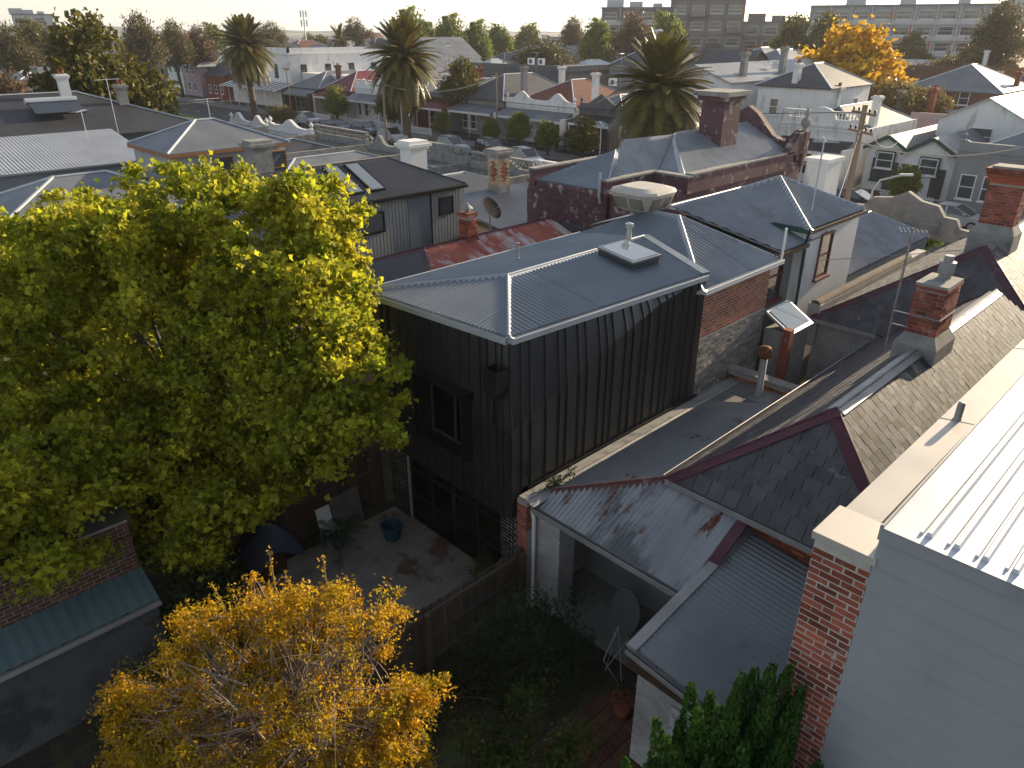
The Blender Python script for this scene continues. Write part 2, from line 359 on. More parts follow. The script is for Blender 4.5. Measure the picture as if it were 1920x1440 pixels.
# roof of the extension
A_, B_, C_, D_ = (9.42,9.80,EZ+.03), (15.9,9.40,EZ+.03), (16.9,14.34,EZ+.03), (9.02,14.34,EZ+.03); R1, R2 = (11.5,12.0,6.76), (16.75,11.96,6.76)
slab([A_,B_,R2,R1], zinc, E, .03, lift=-.01); slab([D_,R1,R2,C_], zinc, E, .03, lift=-.01); slab([A_,R1,D_], zinc, E, .03, lift=-.01)
corrugated([A_,B_,R2,R1], zinc, E, pitch=.125, amp=.02); corrugated([D_,R1,R2,C_], zinc, E); corrugated([A_,R1,D_], zinc, E)
for p, q in ((R1,R2),(A_,R1),(D_,R1)): cap(p, q, zinc_d, E, w=.15, h=.045)
for p, q, o in ((A_,B_,(0,-1,0)),(D_,A_,(-1,0,0)),(D_,C_,(0,1,0))): gutter(p, q, zinc_d, E, out=o, w=.11, h=.12)
MB().obox((16.35,10.68,6.62),(.43,1.29,.17),(.12,-.04,0),(0,0,.03)).build('valley_flashing', zinc, E)
# skylight with upstand and flue
mb = MB(); n_, t_, s_ = plane_axes([A_,B_,R2]); c = Vector((14.95,11.12,6.68))
mb.obox(c+n_*.0, (.52,-.03,0), t_*.58, n_*.16); sk = mb.build('skylight', mat('skylight_upstand',(.05,.055,.06),rough=.4), E)
mb = MB(); mb.obox(c+n_*.19, (.56,-.03,0), t_*.62, n_*.025); sub(mb.build('frame', mat('alu_frame',(.22,.23,.24),rough=.35,metal=.5)), sk)
mb = MB(); mb.obox(c+n_*.22, (.48,-.03,0), t_*.54, n_*.006); sub(mb.build('pane', mat('skylight_glass',(.20,.23,.25),rough=.05,spec=1.0,metal=.3)), sk)
MB().obox(c+t_*.78-n_*.11, (.5,-.03,0), t_*.16, n_*.012).build('apron_flashing', zinc_d, E)
steel = mat('stainless_flue', (.55,.56,.57), rough=.3, metal=.8)
mb = MB(); mb.lathe((15.75,11.75,6.6), [(.11,0),(.11,.06),(.075,.08),(.075,.62),(.12,.64),(.12,.74),(.04,.77)], 14); mb.build('flue', steel, E, smooth=False)
mb = MB(); mb.lathe((13.1,13.3,6.55), [(.07,0),(.03,.08),(.03,.42),(.05,.43),(.05,.47)], 10); mb.build('vent_pipe', lead, E)
# ground floor glazing, brick piers and the room behind
mb = MB(); yd = [10.08,10.95,11.82,12.70,13.58]; X = 9.45
for y in yd: mb.box((X,y-.03,0.02),(X+.06,y+.03,2.42))
for z in (0.05,.85,1.65,2.38):
    for a, b in zip(yd, yd[1:]): mb.box((X+.008,a+.03,z-.022),(X+.052,b-.03,z+.022))
mb.box((X-.012,11.74,.75),(X-.002,11.90,1.65))
gl = mb.build('steel_door_wall', blackp, E)
for a, b in zip(yd, yd[1:]):
    for z0, z1 in ((.07,.83),(.87,1.63),(1.67,2.36)): MB().box((X+.025,a+.03,z0),(X+.03,b-.03,z1)).build('pane', clear, gl)
for y in (11.68,11.96): MB().tube([(X-.03,y-.05,1.12),(X-.03,y+.05,1.12)], .012).build('door_handle', blackp, gl)
room = mat('oak_floor', (.52,.30,.18), (.42,.24,.14), scale=5, rough=.5, stretch=(.2,3,1)); plaster = mat('plaster', (.8,.77,.72), rough=.9)
MB().box((9.55,9.5,0.0),(15.5,14.2,.06)).build('floor', room, E)
MB().box((15.5,9.5,0),(15.6,14.2,2.3)).build('inner_wall', plaster, E); MB().box((9.6,14.15,0),(15.5,14.25,2.3)).build('inner_wall', plaster, E); MB().box((9.6,9.45,0),(15.5,9.5,2.3)).build('inner_wall', plaster, E)
for y0, w in ((13.62,.72),(9.42,.62)):
    MB().box((9.36,y0+.005,0),(9.62,y0+w-.005,2.32)).build('pier_core', mortar, E)
    bricks((9.36,y0+w,0), (0,-1,0), w, 2.32, blkbr, E, depth=.02)
bricks((9.36,9.425,0), (1,0,0), .26, 2.32, blkbr, E, depth=.01)
# ================================================================ two-storey house in front of the extension
H = thing('terrace_house', 'old two-storey terrace with red and limewashed brick side wall and grey iron hips', 'house', (20, 12, 0))
MB().box((15.98,9.45,0),(19.55,15.0,6.0)).build('wall', mortar, H)
bricks((15.98,9.455,4.62), (1,0,0), 3.57, 1.32, mat('sun_toned_brick',(.46,.15,.065),(.30,.085,.045),scale=4,rough=.88,rnd=.3,bump=.4,bscale=45,c3=(.5,.3,.2),c3amt=.36,c3scale=2), H, 300, pick=lambda a,z: -z)  # upper bricks coloured more orange to carry the sun's warmth on the wall
bricks((15.98,9.455,2.9), (1,0,0), 3.57, 1.72, greybr, H, 0)
MB().box((19.55,9.75,0),(21.55,15,6.15)).build('wall', greyr, H)
bw = (15.68,9.30,6.06); be = (19.72,9.30,6.06); ba = (18.4,11.95,7.06); bb2 = (18.4,13.1,7.06); bl = (15.68,15.1,6.06); br = (19.72,15.1,6.06)
for pl in ([bw,be,ba],[bl,bw,ba,bb2],[br,bl,bb2],[be,br,bb2,ba]): slab(pl, galv, H, .03, lift=-.01)
corrugated([bw,be,ba], galv, H, pitch=.15, amp=.024); corrugated([bl,bw,ba,bb2], zinc, H)
cap(bw, ba, zinc_d, H, w=.2, h=.05); cap(ba, bb2, zinc_d, H); cap(be, ba, zinc_d, H, w=.13)
gutter((15.72,9.30,6.08), (19.75,9.30,6.08), whitep, H, out=(0,-1,0)); MB().box((15.99,9.36,5.88),(19.7,9.42,6.04)).build('fascia', greyr, H)
MB().tube([(19.62,9.22,6.0),(19.62,9.22,7.0)], .035).build('vent_pipe', whitep, H)
# middle section
c1, c2, c3_, c4 = (19.4,9.40,6.22), (21.75,9.40,6.22), (23.9,12.5,7.22), (18.3,12.5,7.22)
c4 = (18.75,12.5,7.22); c1 = (19.95,9.40,6.22)
slab([c1,(23.6,9.40,6.22),c3_,c4], galv, H, .03, lift=-.01); corrugated([c1,(21.8,9.40,6.22),c3_,c4], galv, H, pitch=.15, amp=.024)
slab([c4,c3_,(23.9,15.2,6.3),(18.3,15.2,6.3)], galv, H, .03); cap(c4, c3_, zinc_d, H)
gutter((19.6,9.42,6.2), (21.5,9.42,6.2), wood_d, H, out=(0,-1,0))
MB().box((21.5,9.44,0),(25.3,13.7,6.55)).build('wall', whiter, H)
d0, d1, d2, d3, da = (21.45,9.35,6.62), (25.42,9.35,6.62), (25.42,13.8,6.62), (21.45,13.8,6.62), (23.6,11.6,7.6)
for pl in ([d0,d1,da],[d3,d0,da],[d1,d2,da],[d2,d3,da]): slab(pl, galv, H, .03, lift=-.01)
for pl in ([d0,d1,da],[d3,d0,da]): corrugated(pl, galv, H, pitch=.15, amp=.024)
for p in (d0,d1,d2,d3): cap(p, da, zinc_d, H, w=.17, h=.045)
gutter(d0, d1, wood_d, H, out=(0,-1,0)); gutter(d3, d0, greenp, H, out=(-1,0,0)); MB().tube([(21.4,9.34,6.5),(21.45,9.40,6.2),(21.45,9.36,3)], .045).build('downpipe', greenp, H)
def sash(parent, o, u, w, h, frame, nn=None, name='window', th=.09, sill=True, panes=2):
    """double-hung window: frame, meeting rail, sill, panes; o is the lower corner on the wall face, u the horizontal direction"""
    o, u, z = Vector(o), Vector(u).normalized(), Vector((0,0,1)); nn = u.cross(z) if nn is None else Vector(nn); mb = MB()
    def bx(a0, a1, z0, z1, d0, d1, mi=0): mb.obox(o+u*(a0+a1)/2+z*(z0+z1)/2+nn*(d0+d1)/2, u*(a1-a0)/2, nn*(d1-d0)/2, z*(z1-z0)/2, mi)
    f = max(.04, .055*w+.02); bx(0,f,0,h,-.02,th*.6); bx(w-f,w,0,h,-.02,th*.6); bx(f,w-f,0,f,-.02,th*.5); bx(f,w-f,h-f,h,-.02,th*.6)
    if panes == 2: bx(f,w-f,h*.5-.025,h*.5+.025,-.01,th*.4)
    if panes == 3: bx(w*.5-.02,w*.5+.02,f,h-f,-.01,th*.4)
    if sill: bx(-.07,w+.07,-.08,0,-.02,th*1.5)
    wdo = mb.build(name, frame, parent); mb2 = MB(); mb = mb2
    if panes == 2:
        for a, b in ((f,h*.5-.025),(h*.5+.025,h-f)): mb = MB(); bx(f,w-f,a,b,-.005,.012); p = mb.build('pane', glass); p.parent = wdo
    else:
        mb = MB(); bx(f,w-f,f,h-f,-.005,.012); p = mb.build('pane', glass); p.parent = wdo
    return wdo
sash(H, (19.75,9.75,4.55), (1,0,0), 1.15, 1.55, maroon); sash(H, (22.55,9.44,4.82), (1,0,0), .85, 1.45, maroon)
LT = MB().box((19.7,8.65,0),(21.0,9.42,3.95)).build('lean_to', cement, H)
MB().prism([(19.65,8.55,3.98),(21.05,8.55,3.98),(21.05,9.45,4.5),(19.65,9.45,4.5)], (0,.03,-.07)).build('lean_to_skylight', zinc_d, H); MB().prism([(19.74,8.64,4.045),(20.96,8.64,4.045),(20.96,9.38,4.473),(19.74,9.38,4.473)], (0,-.004,.008)).build('skylight_pane', mat('skylight_glass',(.20,.23,.25),rough=.05,spec=1.0,metal=.3), H)
MB().box((19.45,8.5,0),(19.68,8.75,4.15)).build('lean_to_pier', redbr, H)
sash(H, (20.4,9.75,3.0), (1,0,0), .5, .5, maroon)
# front rooms towards the street (single-storey iron roof with lit slope)
f0, f1, f2, f3 = (25.35,9.5,4.28), (33.4,9.5,4.28), (32.2,11.6,5.1), (25.35,11.6,5.1)
MB().box((25.35,9.52,0),(33.3,15,4.2)).build('wall', greyr, H)
slab([f0,f1,f2,f3], galv, H, .03, lift=-.01); corrugated([f0,f1,f2,f3], galv, H, pitch=.17, amp=.026); slab([f3,f2,(33.4,15.0,4.28),(25.35,15.0,4.28)], galv, H, .03); slab([f1,(33.4,15,4.28),f2], galv, H, .03)
cap(f1, f2, zinc_d, H); cap(f3, f2, zinc_d, H)
mb = MB(); prof = [(y-.9, 4.0+(z-4.0)*.72) for y, z in [(9.0,4.0),(9.0,4.75),(9.5,4.8),(9.7,5.3),(10.2,5.35),(10.5,5.9),(11.2,6.05),(11.8,6.5),(12.4,6.05),(13.2,5.9),(13.5,5.35),(14.2,5.3),(14.9,4.8),(14.9,4.0)]]
mb.prism([(34.0,y,z) for y, z in prof], (.3,0,0)); mb.build('parapet', cement, H)
for k in range(9): MB().box((33.55,9.35-.0,4.28+.06*k),(33.9,9.75+.22*k,4.33+.06*k)).build('stepped_coping', cement, H) if k < 7 else None
MB().box((30.2,12.9,5.0),(31.5,13.8,7.15)).build('chimney', whiter, H); MB().box((30.12,12.82,7.15),(31.58,13.88,7.3)).build('chimney_cap', whiter, H)
# ================================================================ party wall and lean-to between the two lots
W = thing('party_wall', 'low brick party wall with cement coping beside the black clad extension', 'wall', (13, 9.2, 0))
MB().box((9.2,9.04,0),(17.75,9.33,2.9)).build('core', dmort, W)
bricks((9.2,9.04,2.2), (1,0,0), 8.5, .70, redbr, W, 120, pick=lambda a,z: a, depth=.02)
bricks((9.2,9.33,0), (0,-1,0), .29, 2.9, redbr, W, 100, depth=.02)
MB().obox((13.5,9.185,2.935),(4.28,0,0),(0,.12,0),(0,0,.035)).build('coping', cement, W)
MB().obox((13.4,8.95,2.93),(4.2,0,0),(0,.10,.03),(0,-.01,.012)).build('flashing', lead, W)
CP = thing('carport', 'lean-to of weathered corrugated iron over a dark open porch beside the slate house', 'lean-to', (10.5, 7.5, 0))
g0, g1, hp, hp2 = (9.42,9.05,2.74), (9.42,5.12,2.74), (11.25,6.86,3.62), (11.25,5.12,3.62)
hq = (9.857,8.95,2.95); slab([g0,hq,hp,hp2,g1], galv_c, CP, .02, lift=-.012); corrugated([g0,hq,hp,hp2,g1], galv_c, CP, along=(1,0,0))
k0, k1 = (16.0,6.86,3.62), (16.0,8.95,2.95)
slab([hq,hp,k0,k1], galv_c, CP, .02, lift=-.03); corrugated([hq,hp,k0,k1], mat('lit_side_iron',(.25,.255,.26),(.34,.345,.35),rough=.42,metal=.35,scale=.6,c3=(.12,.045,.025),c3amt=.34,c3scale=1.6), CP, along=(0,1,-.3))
cap(hq, (11.25,6.86,3.64), mat('rust_capping',(.16,.055,.03),(.09,.04,.05),scale=1.5,rough=.6,c3=(.4,.36,.32),c3amt=.34,c3scale=2), CP, w=.15, h=.05, name='hip_capping')
gutter((9.42,9.28,2.76), (9.42,5.0,2.76), lead, CP, out=(-1,0,0), w=.12, h=.11)
MB().obox((11.32,5.95,3.66),(.09,0,.02),(0,.95,0),(0,0,.012)).build('top_flashing', lead, CP)
beamo('barge_capping', (9.45,5.10,2.80), (11.3,5.10,3.70), .22, .03, plum, CP)
MB().box((9.55,5.15,2.62),(9.65,9.0,2.72)).build('beam', wood_d, CP)
MB().box((9.45,8.3,0),(9.95,9.0,2.6)).build('pier', whbr, CP); bricks((9.45,9.0,0), (0,-1,0), .7, 2.6, whbr, CP, 100, depth=.02)
MB().tube([(9.33,9.0,2.68),(9.33,8.95,2.5),(9.33,8.95,0.05)], .045).build('downpipe', whitep, CP)
MB().box((11.2,5.1,0),(11.3,9.0,2.85)).build('back_wall', greyr, CP); MB().box((9.5,5.1,0),(11.2,5.18,2.6)).build('side_wall', greyr, CP); MB().box((9.5,5.2,0.0),(11.2,9.0,.03)).build('floor', conc, CP)
sash(CP, (11.2,8.3,1.2), (0,-1,0), .9, 1.1, wood_d)
MB().box((16.0,7.0,2.88),(17.8,9.04,2.96)).build('flat_roof', lead, CP)
for i in range(2):
    for j in range(3): MB().box((16.05+.85*i,7.05+.64*j,2.965),(16.87+.85*i,7.66+.64*j,2.975+.004*((i+j)%2))).build('cement_sheet', mat('cement_sheet',(.20,.195,.185),(.13,.128,.12),scale=1.2,rough=.9,rnd=.3), CP)
# rear light well: low wall with flue, white brick walls
LW = thing('yard_wall', 'low crumbling red brick wall with cement top beside rusty cowled flue', 'wall', (17.9, 8.3, 0))
MB().box((17.82,7.2,0),(18.1,9.4,3.16)).build('core', dmort, LW); bricks((17.815,9.4,2.45), (0,-1,0), 2.2, .70, redbr, LW, 120, depth=.02); MB().box((17.78,7.15,3.165),(18.14,9.42,3.24)).build('coping', cement, LW)
FL = thing('flue_pipe', 'grey flue pipe with rusty ribbed cowl standing on the flat roof', 'flue', (17.3, 8.15, 2.97))
MB().lathe((17.3,8.15,2.96), [(.16,0),(.16,.05),(.095,.1),(.095,1.15)], 14).build('pipe', lead, FL, smooth=True)
mb = MB(); mb.lathe((17.3,8.15,4.08), [(.10,0),(.17,.10),(.175,.22),(.14,.32),(.05,.36)], 14)
for k in range(14): a = k*math.pi/7; mb.obox((17.3+.172*math.cos(a),8.15+.172*math.sin(a),4.26),(.012*math.cos(a),.012*math.sin(a),0),(-.006*math.sin(a),.006*math.cos(a),0),(0,0,.12))
mb.build('cowl', mat('rust',(.13,.045,.02),(.20,.075,.035),scale=9,rough=.85), FL)
# ================================================================ slate-roofed house
S = thing('slate_house', 'single-storey house with long slate roof, plum hip flashings and brick chimneys', 'house', (18, 5.5, 0))
MB().box((11.35,2.2,0),(22,6.75,3.7)).build('wall', redbr, S); bricks((11.34,6.75,2.6), (0,-1,0), 4.3, 1.1, redbr, S, 150, depth=.02, header_every=3)
MB().box((21.98,2.2,0),(33.4,8.85,3.8)).build('wall', greyr, S)
bricks((21.97,8.85,1.3), (0,-1,0), 2.1, 2.5, whbr, S, 0, depth=.02)
MB().box((18.1,6.76,0),(21.95,6.80,3.6)).build('side_wall', whbr, S)
sash(S, (21.96,7.5,1.6), (0,-1,0), .55, 1.1, wood_d)
r0, r1 = (12.75,4.45,5.62), (22.6,4.45,5.62); e0, e1 = (11.15,6.88,3.70), (11.15,2.05,3.70); e2, e3 = (21.6,6.88,3.70), (24.0,2.05,3.70)
s0, s1, s2, s3 = (21.75,8.95,3.88), (21.75,2.05,3.88), (33.6,2.05,3.88), (33.6,8.95,3.88); sa, sb = (24.9,5.5,6.2), (30.6,5.5,6.2)
SLATES = []
def slates(poly, m, exp_=.20, wd_=.235, far=0.0):
    p0 = Vector(poly[0]); n, t, s = plane_axes(poly); P2 = [((Vector(q)-p0).dot(s), (Vector(q)-p0).dot(t)) for q in poly]
    tb = max(q[1] for q in P2); ta = min(q[1] for q in P2); r = 0; tt = tb
    PT = [(b, a) for a, b in P2]
    while tt-exp_ > ta-.02:
        sp = span(PT, max(ta+1e-3, tt-.01)); sq = span(PT, max(ta+1e-3, tt-exp_+.01)); sp = (max(sp[0],sq[0]),min(sp[1],sq[1])) if sp and sq else None
        if sp and sp[1] > sp[0]:
            a, b = sp; x = a - (wd_/2 if r % 2 else 0)
            while x < b:
                x0, x1 = max(a, x), min(b, x+wd_)
                if x1-x0 > .05:
                    c = p0+s*(x0+x1)/2+t*(tt-exp_/2-.02)+n*(.017+random.uniform(0,.006))
                    SLATES.append(((c-Vector((0,0,12))).length+far, c, s*((x1-x0)/2-.007), (t*math.cos(.035+random.uniform(0,.02))-n*.0+n*-math.sin(.05)).normalized()*(exp_/2+.045), n, m))
                x += wd_
        tt -= exp_; r += 1
    slab(poly, slated, S, .03, lift=-.03)
slates([e1,e3,r1,r0], slatem, far=-3); slates([e1,r0,e0], slated, .26, .33, far=-1); slates([e0,r0,r1,e2], slated, far=9)
slates([s1,s2,sb,sa], slatem); slates([s1,sa,s0], slated, .24, .3, far=4); slates([s0,sa,sb,s3], slated, far=20)
SLATES.sort(key=lambda q: q[0]); jm = {}
SM = {}
def slate_unit(w, l, m):
    k = (round(w*50), round(l*50), m.name)
    if k not in SM:
        mb = MB(); mb.obox((0,0,0), (w,0,0), (0,l,0), (0,0,.008)); SM[k] = mb.mesh('slate', m)
    return SM[k]
for i, (d, c, a, b, n, m) in enumerate(SLATES):
    b2 = (b + a.normalized()*random.uniform(-.006,.006)*1); n2 = a.cross(b2).normalized()
    if n2.z < 0: n2 = -n2
    if i < 300:
        me = slate_unit(a.length, b.length, m); R = Matrix((a.normalized(), b2.normalized(), a.normalized().cross(b2.normalized()))).transposed().to_4x4()
        obj('slate', me, S, Matrix.Translation(c) @ R)
    else:
        jm.setdefault(m.name, MB()).obox(c, a, b2, n2*.008)
jj = MB(); ml = list(jm)
for k, nm in enumerate(ml): jj.add(jm[nm].v, jm[nm].f, k)
jj.build('slate_field', [MATS[n] for n in ml], S)['kind'] = 'stuff'
for p, q in ((r0,e0),(r0,e1),(sa,s0),(sa,s1)): cap(p, q, plum, S, w=.19, h=.03, name='hip_flashing')
cap(r0, r1, lead, S, w=.17, h=.03, r=.035); cap(sa, sb, lead, S, w=.17, r=.035); cap((21.9,6.85,3.8), r1, plum, S, w=.16, name='valley_flashing')
gutter(e0, e1, lead, S, out=(-1,0,0)); gutter(e2, e0, lead, S, out=(0,1,0)); gutter(s0, (21.75,6.9,3.88), lead, S, out=(-1,0,0))
MB().box((22.0,8.78,3.7),(31,9.12,4.25)).build('parapet', whbr, S)
mb = MB(); mb.prism([(21.9,8.95+.16*math.cos(a),4.25+.14*math.sin(a)) for a in [k*math.pi/8 for k in range(9)]], (7.6,0,0)); mb.build('rolled_coping', mat('mossy_coping',(.085,.07,.052),(.15,.12,.09),scale=4,rough=.95,bump=.6), S, smooth=False)
MB().box((21.85,8.76,2.9),(22.15,9.15,4.27)).build('end_pier', whbr, S)
def brick_chimney(parent, c, w, d, z0, zb, zt, m=redbr, corbel=3, pot=True, base=cement, mx=300):
    x, y = c; ch = MB().box((x-w/2+.012,y-d/2+.012,zb),(x+w/2-.012,y+d/2-.012,zt)).build('chimney', dmort, parent)
    b = MB(); e = .14; V = [(x-w/2-e,y-d/2-e,z0),(x+w/2+e,y-d/2-e,z0),(x+w/2+e,y+d/2+e,z0),(x-w/2-e,y+d/2+e,z0)]
    zm = zb-.25; U = [(p[0],p[1],zm) for p in V]; T = [(x-w/2,y-d/2,zb),(x+w/2,y-d/2,zb),(x+w/2,y+d/2,zb),(x-w/2,y+d/2,zb)]
    b.add(V+U+T, [(0,1,5,4),(1,2,6,5),(2,3,7,6),(3,0,4,7),(4,5,9,8),(5,6,10,9),(6,7,11,10),(7,4,8,11),(8,9,10,11)]); sub(b.build('chimney_base', base), ch)
    hh = zt-zb; n0 = len(bpy.data.objects)
    for o, u, wd in (((x-w/2,y+d/2,zb),(0,-1,0),d), ((x-w/2,y-d/2,zb),(1,0,0),w), ((x+w/2,y-d/2,zb),(0,1,0),d), ((x+w/2,y+d/2,zb),(-1,0,0),w)):
        bricks(o, u, wd, hh, m, ch, 90, depth=.03)
    for k in range(corbel):
        q = .03*(k+1); zz = zt+.087*k; bb = MB()
        bb.box((x-w/2-q,y-d/2-q,zz),(x+w/2+q,y+d/2+q,zz+.076)); sub(bb.build('corbel_course', m), ch)
    zz = zt+.087*corbel
    sub(MB().box((x-w/2-.02,y-d/2-.02,zz-.012),(x+w/2+.02,y+d/2+.02,zz+.05)).build('flaunching', base), ch)
    return ch, zz+.05
ch, zt = brick_chimney(S, (17.35,4.5), .95, .62, 4.9, 5.95, 6.95, corbel=1)
mb = MB(); mb.lathe((17.6,4.5,zt), [(.13,0),(.13,.1),(.17,.12),(.17,.36),(.10,.38),(.10,.5)], 12); sub(mb.build('chimney_pot', lead), ch)
mb = MB(); zz = 6.35
for p, q in (((16.85,4.17,zz),(17.84,4.17,zz)),((16.85,4.17,zz),(16.85,4.83,zz)),((16.85,4.83,zz),(16.85,5.15,zz)),((16.85,4.75,zz-.3),(16.85,5.15,zz-.3))): mb.tube([p,q], .014, 5)
sub(mb.build('antenna_bracket', lead), ch)
TA = thing('television_antenna', 'rusty mast antenna strapped to the slate house chimney', 'antenna', (16.85,5.12,5.4))
MB().tube([(16.85,5.12,5.5),(16.87,5.14,8.2)], .024, 6).build('mast', mat('rusty_mast',(.20,.12,.09),(.32,.30,.28),scale=6,rough=.7), TA)
mb = MB(); mb.tube([(16.75,5.35,8.15),(16.98,4.9,8.15)], .012, 5)
for k in range(7): c = Vector((16.75,5.35,8.15)).lerp(Vector((16.98,4.9,8.15)), k/6); l = .22-.02*k; mb.tube([c+Vector((-l,-l*.5,0)), c+Vector((l,l*.5,0))], .007, 4)
mb.build('boom', lead, TA)
brick_chimney(S, (26.0,5.6), .62, .92, 5.4, 6.7, 7.9, corbel=5)
# ================================================================ ground
g = MB(); g.poly([(-3000,-3000,-.02),(3500,-3000,-.02),(3500,3500,-.02),(-3000,3500,-.02)])
struct(g.build('ground', mat('dry_ground', (.06,.055,.04), (.085,.08,.05), scale=.05, rough=1, c3=(.05,.06,.025), c3amt=.45, c3scale=.03)))
struct(MB().poly([(-6,-4,0),(40,-4,0),(40,40,0),(-6,40,0)]).build('yard_soil', soil))
pt = struct(MB().box((4.6,9.35,.0),(9.44,14.4,.028)).build('patio', mat('patio_bed',(.10,.095,.085),rough=1)))
pav = mat('concrete_paver', (.27,.25,.22), (.20,.185,.165), scale=2.2, rough=.92, rnd=.07, bump=.3, bscale=20, c3=(.13,.07,.055), c3amt=.42, c3scale=.8)
for i in range(8):
    for j in range(8): MB().box((4.64+.6*i,9.40+.62*j,.028),(5.232+.6*i,10.012+.62*j,.05+random.uniform(0,.003))).build('paver', pav, pt)
bp_ = struct(MB().box((3.5,3.2,0),(9.4,6.4,.02)).build('path', mat('path_bed',(.06,.05,.04),rough=1)))
pb = mat('brick_paver', (.13,.055,.035), (.09,.045,.03), scale=5, rough=.95, rnd=.3)
k = 0
for i in range(26):
    for j in range(12):
        if k < 290: MB().box((3.5+.226*i,3.25+.25*j+.012*(i%2),.02),(3.715+.226*i,3.48+.25*j+.012*(i%2),.045+random.uniform(0,.008))).build('brick_paver', pb, bp_); k += 1
# ================================================================ weatherboard building with the white roof
WB = thing('weatherboard_building', 'tall pale weatherboard building with white ribbed metal roof and brick pier', 'building', (8, 0, 0))
MB().box((7.0,-8,0),(24,1.68,7.3)).build('core', whitebd, WB)
z = 0.0
while z < 7.3:
    mb = MB(); h_ = min(.33, 7.38-z); mb.add([(6.952,1.735,z),(6.952,-8,z),(6.972,-8,z+h_),(6.972,1.735,z+h_),(7.0,1.72,z),(7.0,-8,z),(7.0,-8,z+h_),(7.0,1.72,z+h_)], [(3,2,1,0),(0,1,5,4),(0,4,7,3)])
    mb.build('weatherboard', whitebd, WB); z += .33
MB().box((6.92,-8,7.28),(6.962,1.745,7.46)).build('fascia', whitebd, WB)
mb = MB(); zr = 7.46
mb.poly([(6.88,-8,zr),(24,-8,zr+.35),(24,1.70,zr+.35),(6.88,1.70,zr)][::-1]); mb.v = mb.v; rf = mb.build('roof', white_roof, WB)
for k in range(30):
    y = 1.40-.25*k; mb = MB(); q = .35/17.1
    for dy, hh, wv in ((0,.055,.035),(.07,.03,.02)):
        mb.prism([(7.05,y-wv+dy-.07,zr+.003),(7.05,y-wv*.5+dy-.07,zr+hh),(7.05,y+wv*.5+dy-.07,zr+hh),(7.05,y+wv+dy-.07,zr+.003)], (16.9,0,16.9*q))
    mb.build('roof_rib', white_roof, WB)
MB().obox((15.4,1.715,zr+.16),(8.5,0,.17),(0,.012,0),(0,0,.03)).build('roof_edge', whitebd, WB)
# brick pier and parapet along the side
MB().box((6.9615,1.74,0),(7.58,2.3555,6.93)).build('pier_core', mortar, WB)
bricks((6.965,2.35,3.4), (0,-1,0), .62, 3.50, redbr, WB, 200, depth=.03, header_every=0); bricks((7.58,2.352,3.4), (-1,0,0), .61, 3.50, redbr, WB, 100, depth=.03)
capm = mat('zinc_parapet_cap', (.52,.48,.43), (.44,.41,.37), rough=.5, scale=1.2, metal=.2)
mb = MB(); mb.box((6.93,1.70,6.935),(7.62,2.39,7.03)); mb.build('pier_cap', capm, WB)
MB().box((7.6,1.98,0),(23,2.30,6.88)).build('parapet', dmort, WB)
mb = MB(); mb.prism([(7.66,1.93,6.90),(7.66,2.36,6.90),(7.66,2.36,6.95),(7.66,1.93,7.01)], (15.4,0,0)); mb.build('parapet_cap', capm, WB)
for x in (10.9,14.6,18.3): MB().prism([(x,1.925,6.905),(x,2.365,6.905),(x,2.365,6.955),(x,1.925,7.015)], (.025,0,0)).build('cap_joint', lead, WB)
MB().box((7.6,1.72,6.6),(23,1.96,6.68)).build('box_gutter', lead, WB)
for x in (9.3,11.6): MB().box((x,1.72,6.98),(x+.05,1.95,7.0)).build('gutter_strap', lead, WB)
VP = thing('vent_pipe', 'short grey vent pipe on the parapet cap of the weatherboard building', 'pipe', (10.95,2.16,6.97))
mb = MB(); mb.lathe((10.95,2.16,6.93), [(.065,.02),(.065,.05),(.05,.07),(.05,.30),(.04,.33)], 12); mb.build('pipe', lead, VP, smooth=True)
# ================================================================ outbuilding under the pier
SH = thing('outbuilding', 'white painted brick outbuilding with corrugated iron skillion roof', 'shed', (9.5, 4, 0))
MB().box((7.84,2.4,0),(11.3,5.0,2.5)).build('wall', whbr, SH)
bricks((7.835,5.0,0), (0,-1,0), 2.6, 2.42, whbr, SH, 280, depth=.012, j=.004, bh=.083)
q0, q1, q2, q3 = (7.72,5.1,2.74), (11.3,5.1,3.25), (11.3,2.4,2.98), (7.72,2.4,2.47)
slab([q0,q1,q2,q3], galv_c, SH, .03, lift=-.012); corrugated([q0,q1,q2,q3], mat('shed_iron',(.15,.16,.17),(.22,.23,.24),rough=.5,metal=.25,scale=.5,c3=(.10,.105,.11),c3amt=.4,c3scale=.7), SH, along=(0,-1,0))
MB().obox((9.5,5.08,3.02),(1.82,0,.26),(0,.10,0),(0,0,.03)).build('barge_capping', lead, SH); MB().box((7.70,2.4,2.28),(7.76,5.15,2.46)).build('fascia', wood_d, SH)
gutter((7.70,5.15,2.72), (7.70,2.4,2.46), lead, SH, out=(-1,0,0), w=.09, h=.08)
PB = tag(MB().obox((7.79,3.85,1.15),(.012,0,0),(0,.42,0),(0,0,.85)).build('painted_panel', mat('panel_paint',(.45,.44,.45),(.5,.49,.5),rough=.8,c3=(.01,.01,.012),c3amt=.42,c3scale=2.2)), 'white panel with black painted blotches against the outbuilding wall', 'panel')
